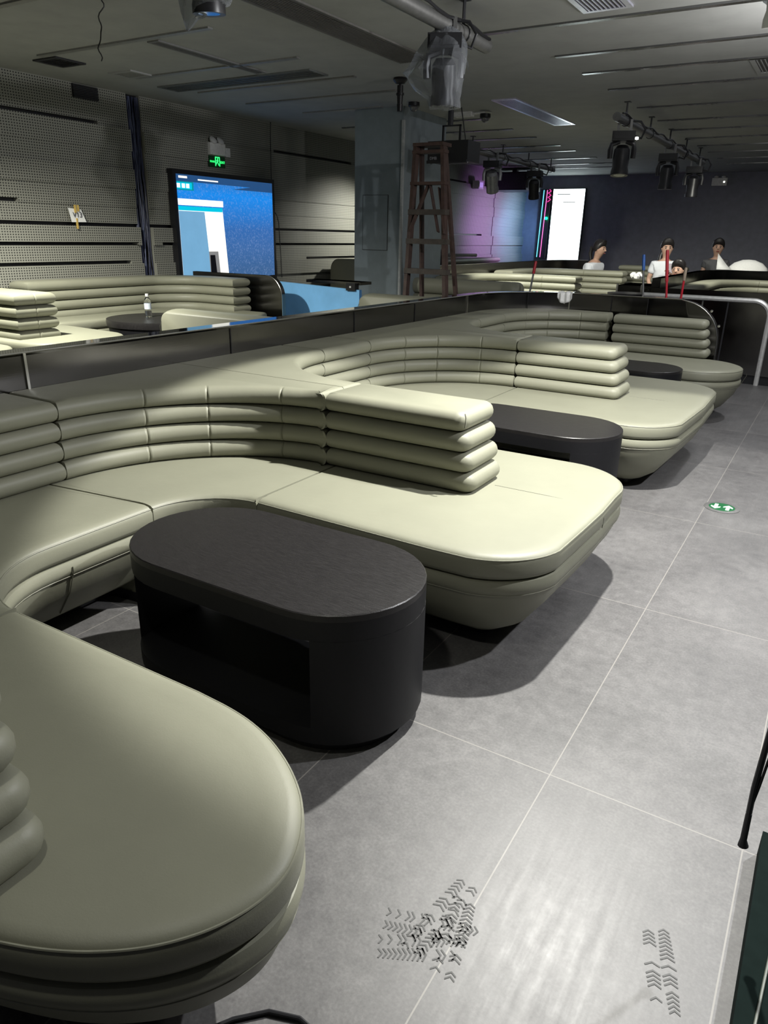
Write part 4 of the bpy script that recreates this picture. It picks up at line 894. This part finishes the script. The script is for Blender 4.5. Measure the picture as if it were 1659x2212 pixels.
def person(loc, rz, label, pose, shirt, s=1.0, floor=False, ponytail=False, hairlong=False, show=None):
    """seated or leaning figure; local +Y is where it faces, hip at z=0"""
    t = thing('person', label, 'person', loc, None, rz)
    la, ra, lean, nod = pose
    V = Vector
    sp = [V((0, 0, 0)), V((0, .01+lean*.3, .16)), V((0, lean*.65, .32)), V((0, lean, .46)), V((0, lean*1.1+.005, .53)), V((0, lean*1.15+nod*.3, .60)), V((0, lean*1.2+nod*.6, .68)), V((0, lean*1.2+nod*.7, .76))]
    verts = list(sp); rad = [(.15, .11), (.125, .09), (.14, .10), (.13, .085), .048, .062, (.078, .088), (.062, .07)]
    edges = [(i, i+1) for i in range(len(sp)-1)]
    def limb(start, pts, rs):
        prev = start
        for p, r in zip(pts, rs): verts.append(V(p)); rad.append(r); edges.append((prev, len(verts)-1)); prev = len(verts)-1
        return prev
    hands = []
    for sd, arm in ((-1, la), (1, ra)):
        sh = V((sd*.16, lean, .44)); el, wr = V(arm[0]), V(arm[1])
        palm = wr+(wr-el).normalized()*.07
        e = limb(3, [sh, sh.lerp(el, .5), el, el.lerp(wr, .5), wr, palm], [.052, .043, .036, .032, .022, (.03, .016)])
        d = (wr-el).normalized(); sdv = d.cross(V((0, 0, 1))); sdv = sdv.normalized() if sdv.length > .01 else V((1, 0, 0)); up = sdv.cross(d)
        for k in range(4):
            o_ = sdv*(-.024+.016*k); L = (.06, .072, .068, .052)[k]
            limb(e, [palm+o_+d*.025, palm+o_+d*(.025+L*.5)-up*.012, palm+o_+d*(.02+L*.8)-up*.032], [.009, .008, .007])
        limb(e-1, [wr+d*.03-sdv*.03-up*.01, wr+d*.06-sdv*.038-up*.03], [.010, .009])
    for sd in (-1, 1):
        limb(0, [(sd*.09, .04, -.03), (sd*.11, .17, .08), (sd*.11, .32, .17), (sd*.11, .38, .04), (sd*.11, .42, -.08), (sd*.11, .5, -.12)] if floor else [(sd*.09, .04, -.03), (sd*.11, .25, -.02), (sd*.11, .44, -.03), (sd*.11, .46, -.22), (sd*.11, .44, -.40), (sd*.11, .52, -.44)], [.09, .078, .06, .05, .038, .035])
    hd = sp[6]
    limb(6, [hd+V((0, .088, .0)), hd+V((0, .108, -.012))], [.014, .011])     # nose
    for sd in (-1, 1): limb(6, [hd+V((sd*.078, 0, .0)), hd+V((sd*.088, -.01, .015))], [.016, .012])
    body = skin_body([tuple(v) for v in verts], edges, rad, name='body', mat=SKIN, parent=t)
    # shirt: a shell round the torso and the upper arms
    tv = [tuple(sp[0]+V((0, 0, -.02))), tuple(sp[1]), tuple(sp[2]), tuple(sp[3])]; tv.append(tuple(sp[3]+V((0, .005, .035)))); tr = [(.19, .15), (.165, .13), (.178, .138), (.168, .12), (.09, .08)]; te = [(0, 1), (1, 2), (2, 3), (3, 4)]
    for sd, arm in ((-1, la), (1, ra)):
        sh = V((sd*.16, lean, .44)); mid = sh.lerp(V(arm[0]), .62); tv.append(tuple(sh)); tr.append(.078); te.append((3, len(tv)-1)); tv.append(tuple(mid)); tr.append(.068); te.append((len(tv)-2, len(tv)-1))
    skin_body(tv, te, tr, name='shirt', mat=shirt, parent=t)
    pv = [(0, 0, .0)]; prr = [(.16, .12)]; pe = []
    for sd in (-1, 1):
        b0 = len(pv); pv += [(sd*.09, .05, -.03), (sd*.11, .17, .08), (sd*.11, .32, .17), (sd*.11, .38, .04), (sd*.11, .42, -.06)] if floor else [(sd*.09, .05, -.03), (sd*.11, .25, -.02), (sd*.11, .44, -.03), (sd*.11, .46, -.22), (sd*.11, .44, -.38)]; prr += [.10, .088, .072, .062, .055]; pe += [(0, b0), (b0, b0+1), (b0+1, b0+2), (b0+2, b0+3), (b0+3, b0+4)]
    skin_body(pv, pe, prr, name='trousers', mat=simple('dark_trousers', (.02, .02, .025), .8), parent=t)
    # hair cap
    m = MB(); rings = []; n = 18
    for k in range(9):
        th = PI*.62*k/8
        rr = math.sin(th); z = math.cos(th)
        rings.append([hd+V((.104*rr*math.cos(a_), (-.018+.108*rr*math.sin(a_))-.01 if math.sin(a_) < .3 else (-.018+.104*rr*math.sin(a_)),   .040+.135*z+(.095*max(0, math.sin(a_)) if k > 5 else (.045*max(0, math.sin(a_)) if k > 3 else 0)))) for a_ in [2*PI*i/n for i in range(n)]])
    m.loft(rings); o = m.build('hair', HAIR, None, 60); o.parent = t
    if ponytail or hairlong:
        m = MB(); b = hd+V((0, -.11, .04))
        pts = [b, b+V((0, -.05, 0)), b+V((0, -.07, -.09)), b+V((0.01, -.03, -.24))] if ponytail else [b+V((0.03, .03, -.02)), b+V((.07, .04, -.15)), b+V((.085, .06, -.3)), b+V((.09, .08, -.38))]
        m.tube(pts, [.03, .036, .032, .012], 10); o = m.build('ponytail' if ponytail else 'hair_lock', HAIR); o.parent = t
    for sd in (-1, 1):
        m = MB(); m.lathe(hd+V((sd*.031, .078, .018)), [(0, -.006), (.011, -.003), (.011, .003), (0, .006)], 10, 0, R(90, 'X')); o = m.build('eye', HAIR); o.parent = t
        m = MB(); m.tube([hd+V((sd*.016, .088, .038)), hd+V((sd*.032, .086, .044)), hd+V((sd*.048, .074, .038))], .004, 5); o = m.build('eyebrow', HAIR); o.parent = t
    m = MB(); m.tube([hd+V((-.022, .080, -.045)), hd+V((0, .090, -.046)), hd+V((.022, .080, -.045))], .0055, 6); o = m.build('mouth', simple('lips', (.3, .08, .07), .5)); o.parent = t
    return t
WT = simple('white_tshirt', (.62, .64, .68), .85, 0, .04, 20, .1)
GT = simple('dark_jacket', (.09, .09, .095), .8)
p1 = person((-3.72, 12.62, .62), math.radians(-105), 'person in a white top with dark tied-back hair bent forward beside the bright screen', (((-.18, .1, .2), (-.1, .3, .1)), ((.18, .1, .2), (.1, .3, .1)), .10, .10), WT, 1, False, True)
p2 = person((-2.60, 13.0, .66), math.radians(200), 'person in a white top sitting with arms bent, holding a phone at chest height', (((-.2, .12, .2), (-.06, .3, .32)), ((.22, .02, .2), (.16, .16, .02)), .04, .02), WT, 1, False, False, True)
t = p2; m = MB(); m.box(-.04, .04, -.005, .005, 0, .14, 0, Matrix.Translation((-.03, .37, .34)) @ R(-20, 'X'))
o = m.build('phone', simple('pale_phone', (.5, .45, .5), .3)); o.matrix_basis = Matrix.Translation((-2.60, 13.0, .66)) @ R(200); tag(o, 'phone held up by the person in the white top', 'phone')
m = MB(); m.tube([(-.165, .0, .26), (-.1, .125, .25), (0, .15, .26), (.1, .12, .27), (.165, 0, .28)], .006, 6); o = m.build('bag_strap', BLACK); o.parent = p2
person((-2.17, 12.0, .37), math.radians(172), 'person whose dark-haired head just shows above the barrier, right of the seated person', (((-.2, .1, .2), (-.1, .3, .1)), ((.2, .1, .2), (.1, .3, .1)), .04, .04), GT, 1.0, True)
person((-2.06, 14.6, .68), math.radians(190), 'person in dark clothes leaning at the far right in front of the dark wall', (((-.26, .06, .22), (-.34, .12, .0)), ((.2, .15, .25), (.12, .34, .18)), .10, .06), GT, 1)
# white sheets piled on the curved barrier
t = thing('white_sheet', 'white folded sheet standing up on the curved barrier at the right', 'sheet', (-1.75, 13.2, 1.05))
m = MB(); m.add([(-1.83, 13.2, 1.05), (-1.62, 13.2, 1.05), (-1.74, 13.3, 1.16), (-1.86, 13.32, 1.29)], [(0, 1, 2, 3)]); o = m.build('sheet', WHITECLOTH, t); o.modifiers.new('s', 'SOLIDIFY').thickness = .01
t = thing('white_bag', 'low white heap lying on the curved barrier at the right edge', 'cloth heap', (-1.3, 13.5, 1.05))
m = MB(); m.lathe((0, 0, 0), [(0, 0), (.23, 0), (.22, .03), (.16, .085), (.07, .12), (0, .125)], 18, 0, Matrix.Translation((-1.40, 13.4, 1.05)) @ Matrix.Scale(.5, 4, (0, 1, 0)) @ Matrix.Scale(1.3, 4)); m.build('heap', WHITECLOTH, t)

# ------------------------------------------------------------------ lights
def spot(name, loc, target, power, size=150, blend=.4, rad=.05, col=(1, 1, 1)):
    l = bpy.data.lights.new(name, 'SPOT'); l.energy = power; l.spot_size = math.radians(size); l.spot_blend = blend; l.shadow_soft_size = rad; l.color = col
    o = bpy.data.objects.new(name, l); C.objects.link(o); o.location = loc; o.rotation_euler = (Vector(target)-Vector(loc)).to_track_quat('-Z', 'Y').to_euler(); return o
def point(name, loc, power, rad=.1, col=(1, 1, 1)):
    l = bpy.data.lights.new(name, 'POINT'); l.energy = power; l.shadow_soft_size = rad; l.color = col
    o = bpy.data.objects.new(name, l); C.objects.link(o); o.location = loc; return o
WARM = (1, .99, .88)
spot('aisle_lamp', (-.72, 3.15, 2.62), (-.72, 3.15, 0), 740, 97, .1, .03, (1, .99, .93))
spot('second_aisle_lamp', (1.0, 3.3, 2.62), (-.9, 2.6, 0), 340, 160, .4, .04, (.97, .98, 1))
spot('far_aisle_fill', (-.1, 7.2, 2.65), (-.4, 7.2, 0), 130, 130, .8, .06, (.97, .98, 1))  # added fill without a fixture, brightens the far floor and end seat
spot('near_fill', (-.7, .35, 2.65), (-1.0, .5, 0), 45, 100, .5, .05, WARM)  # added fill, lifts the nearest island seat from above
spot('left_lamp', (-5.2, 3.0, 2.7), (-5.45, 4.3, 0), 950, 112, 1.0, .05, WARM)
spot('column_lamp', (-5.75, 10.6, 2.1), (-6.85, 10.0, 1.15), 190, 95, 1.0, .06, WARM)
spot('row_lamp', (-3.6, 8.8, 2.6), (-3.5, 10.6, .7), 560, 84, .6, .05, WARM)
spot('far_right_lamp', (-1.2, 10.8, 2.65), (-1.2, 12.6, .6), 260, 110, .6, .05, WARM)
spot('purple_glow', (-5.2, 15.2, 1.7), (-6.85, 15.4, 1.6), 190, 100, 1.0, .2, (.66, .30, 1))
spot('blue_glow', (-5.9, 16.6, 1.8), (-6.85, 16.8, 1.6), 90, 130, .8, .15, (.25, .5, 1))
point('bag_glow', (-.15, 5.5, 2.3), 70, .25, (1, .99, .98))
w = bpy.data.worlds.new('w'); bpy.context.scene.world = w; w.use_nodes = True; w.node_tree.nodes['Background'].inputs[0].default_value = (.5, .55, .6, 1); w.node_tree.nodes['Background'].inputs[1].default_value = .012
def area_(name, loc, sx, sy, power, col=(1, 1, 1), rot=(0, 0, 0)):
    l = bpy.data.lights.new(name, 'AREA'); l.shape = 'RECTANGLE'; l.size = sx; l.size_y = sy; l.energy = power; l.color = col
    o = bpy.data.objects.new(name, l); C.objects.link(o); o.location = loc; o.rotation_euler = rot; return o
area_('room_bounce', (-2.5, 0.2, 2.7), 2, 3, 4, WARM)
area_('far_bounce', (-2.5, 11, 2.72), 5, 6, 14, (.85, .9, 1))

# ------------------------------------------------------------------ camera
cam = bpy.data.cameras.new('cam'); co = bpy.data.objects.new('camera', cam); C.objects.link(co)
yaw, pit, rol = -.5424, -.3659, .0211
fw = Vector((math.sin(yaw)*math.cos(pit), math.cos(yaw)*math.cos(pit), math.sin(pit))); r0 = Vector((math.cos(yaw), -math.sin(yaw), 0)); u0 = r0.cross(fw)
r2 = r0*math.cos(rol)+u0*math.sin(rol); u2 = -r0*math.sin(rol)+u0*math.cos(rol); 
mat = Matrix(((r2.x, u2.x, -fw.x, 0), (r2.y, u2.y, -fw.y, 0), (r2.z, u2.z, -fw.z, 1.46), (0, 0, 0, 1)))
# image y axis was measured downwards: row two of the fit is -u
co.matrix_world = mat
cam.sensor_fit = 'VERTICAL'; cam.sensor_height = 36; cam.lens = 36*1560/2212; cam.clip_start = .02
sc = bpy.context.scene; sc.camera = co
sc.view_settings.view_transform = 'Standard'; sc.view_settings.look = 'None'; sc.view_settings.gamma = 1; sc.view_settings.exposure = 0; sc.view_settings.use_curve_mapping = False
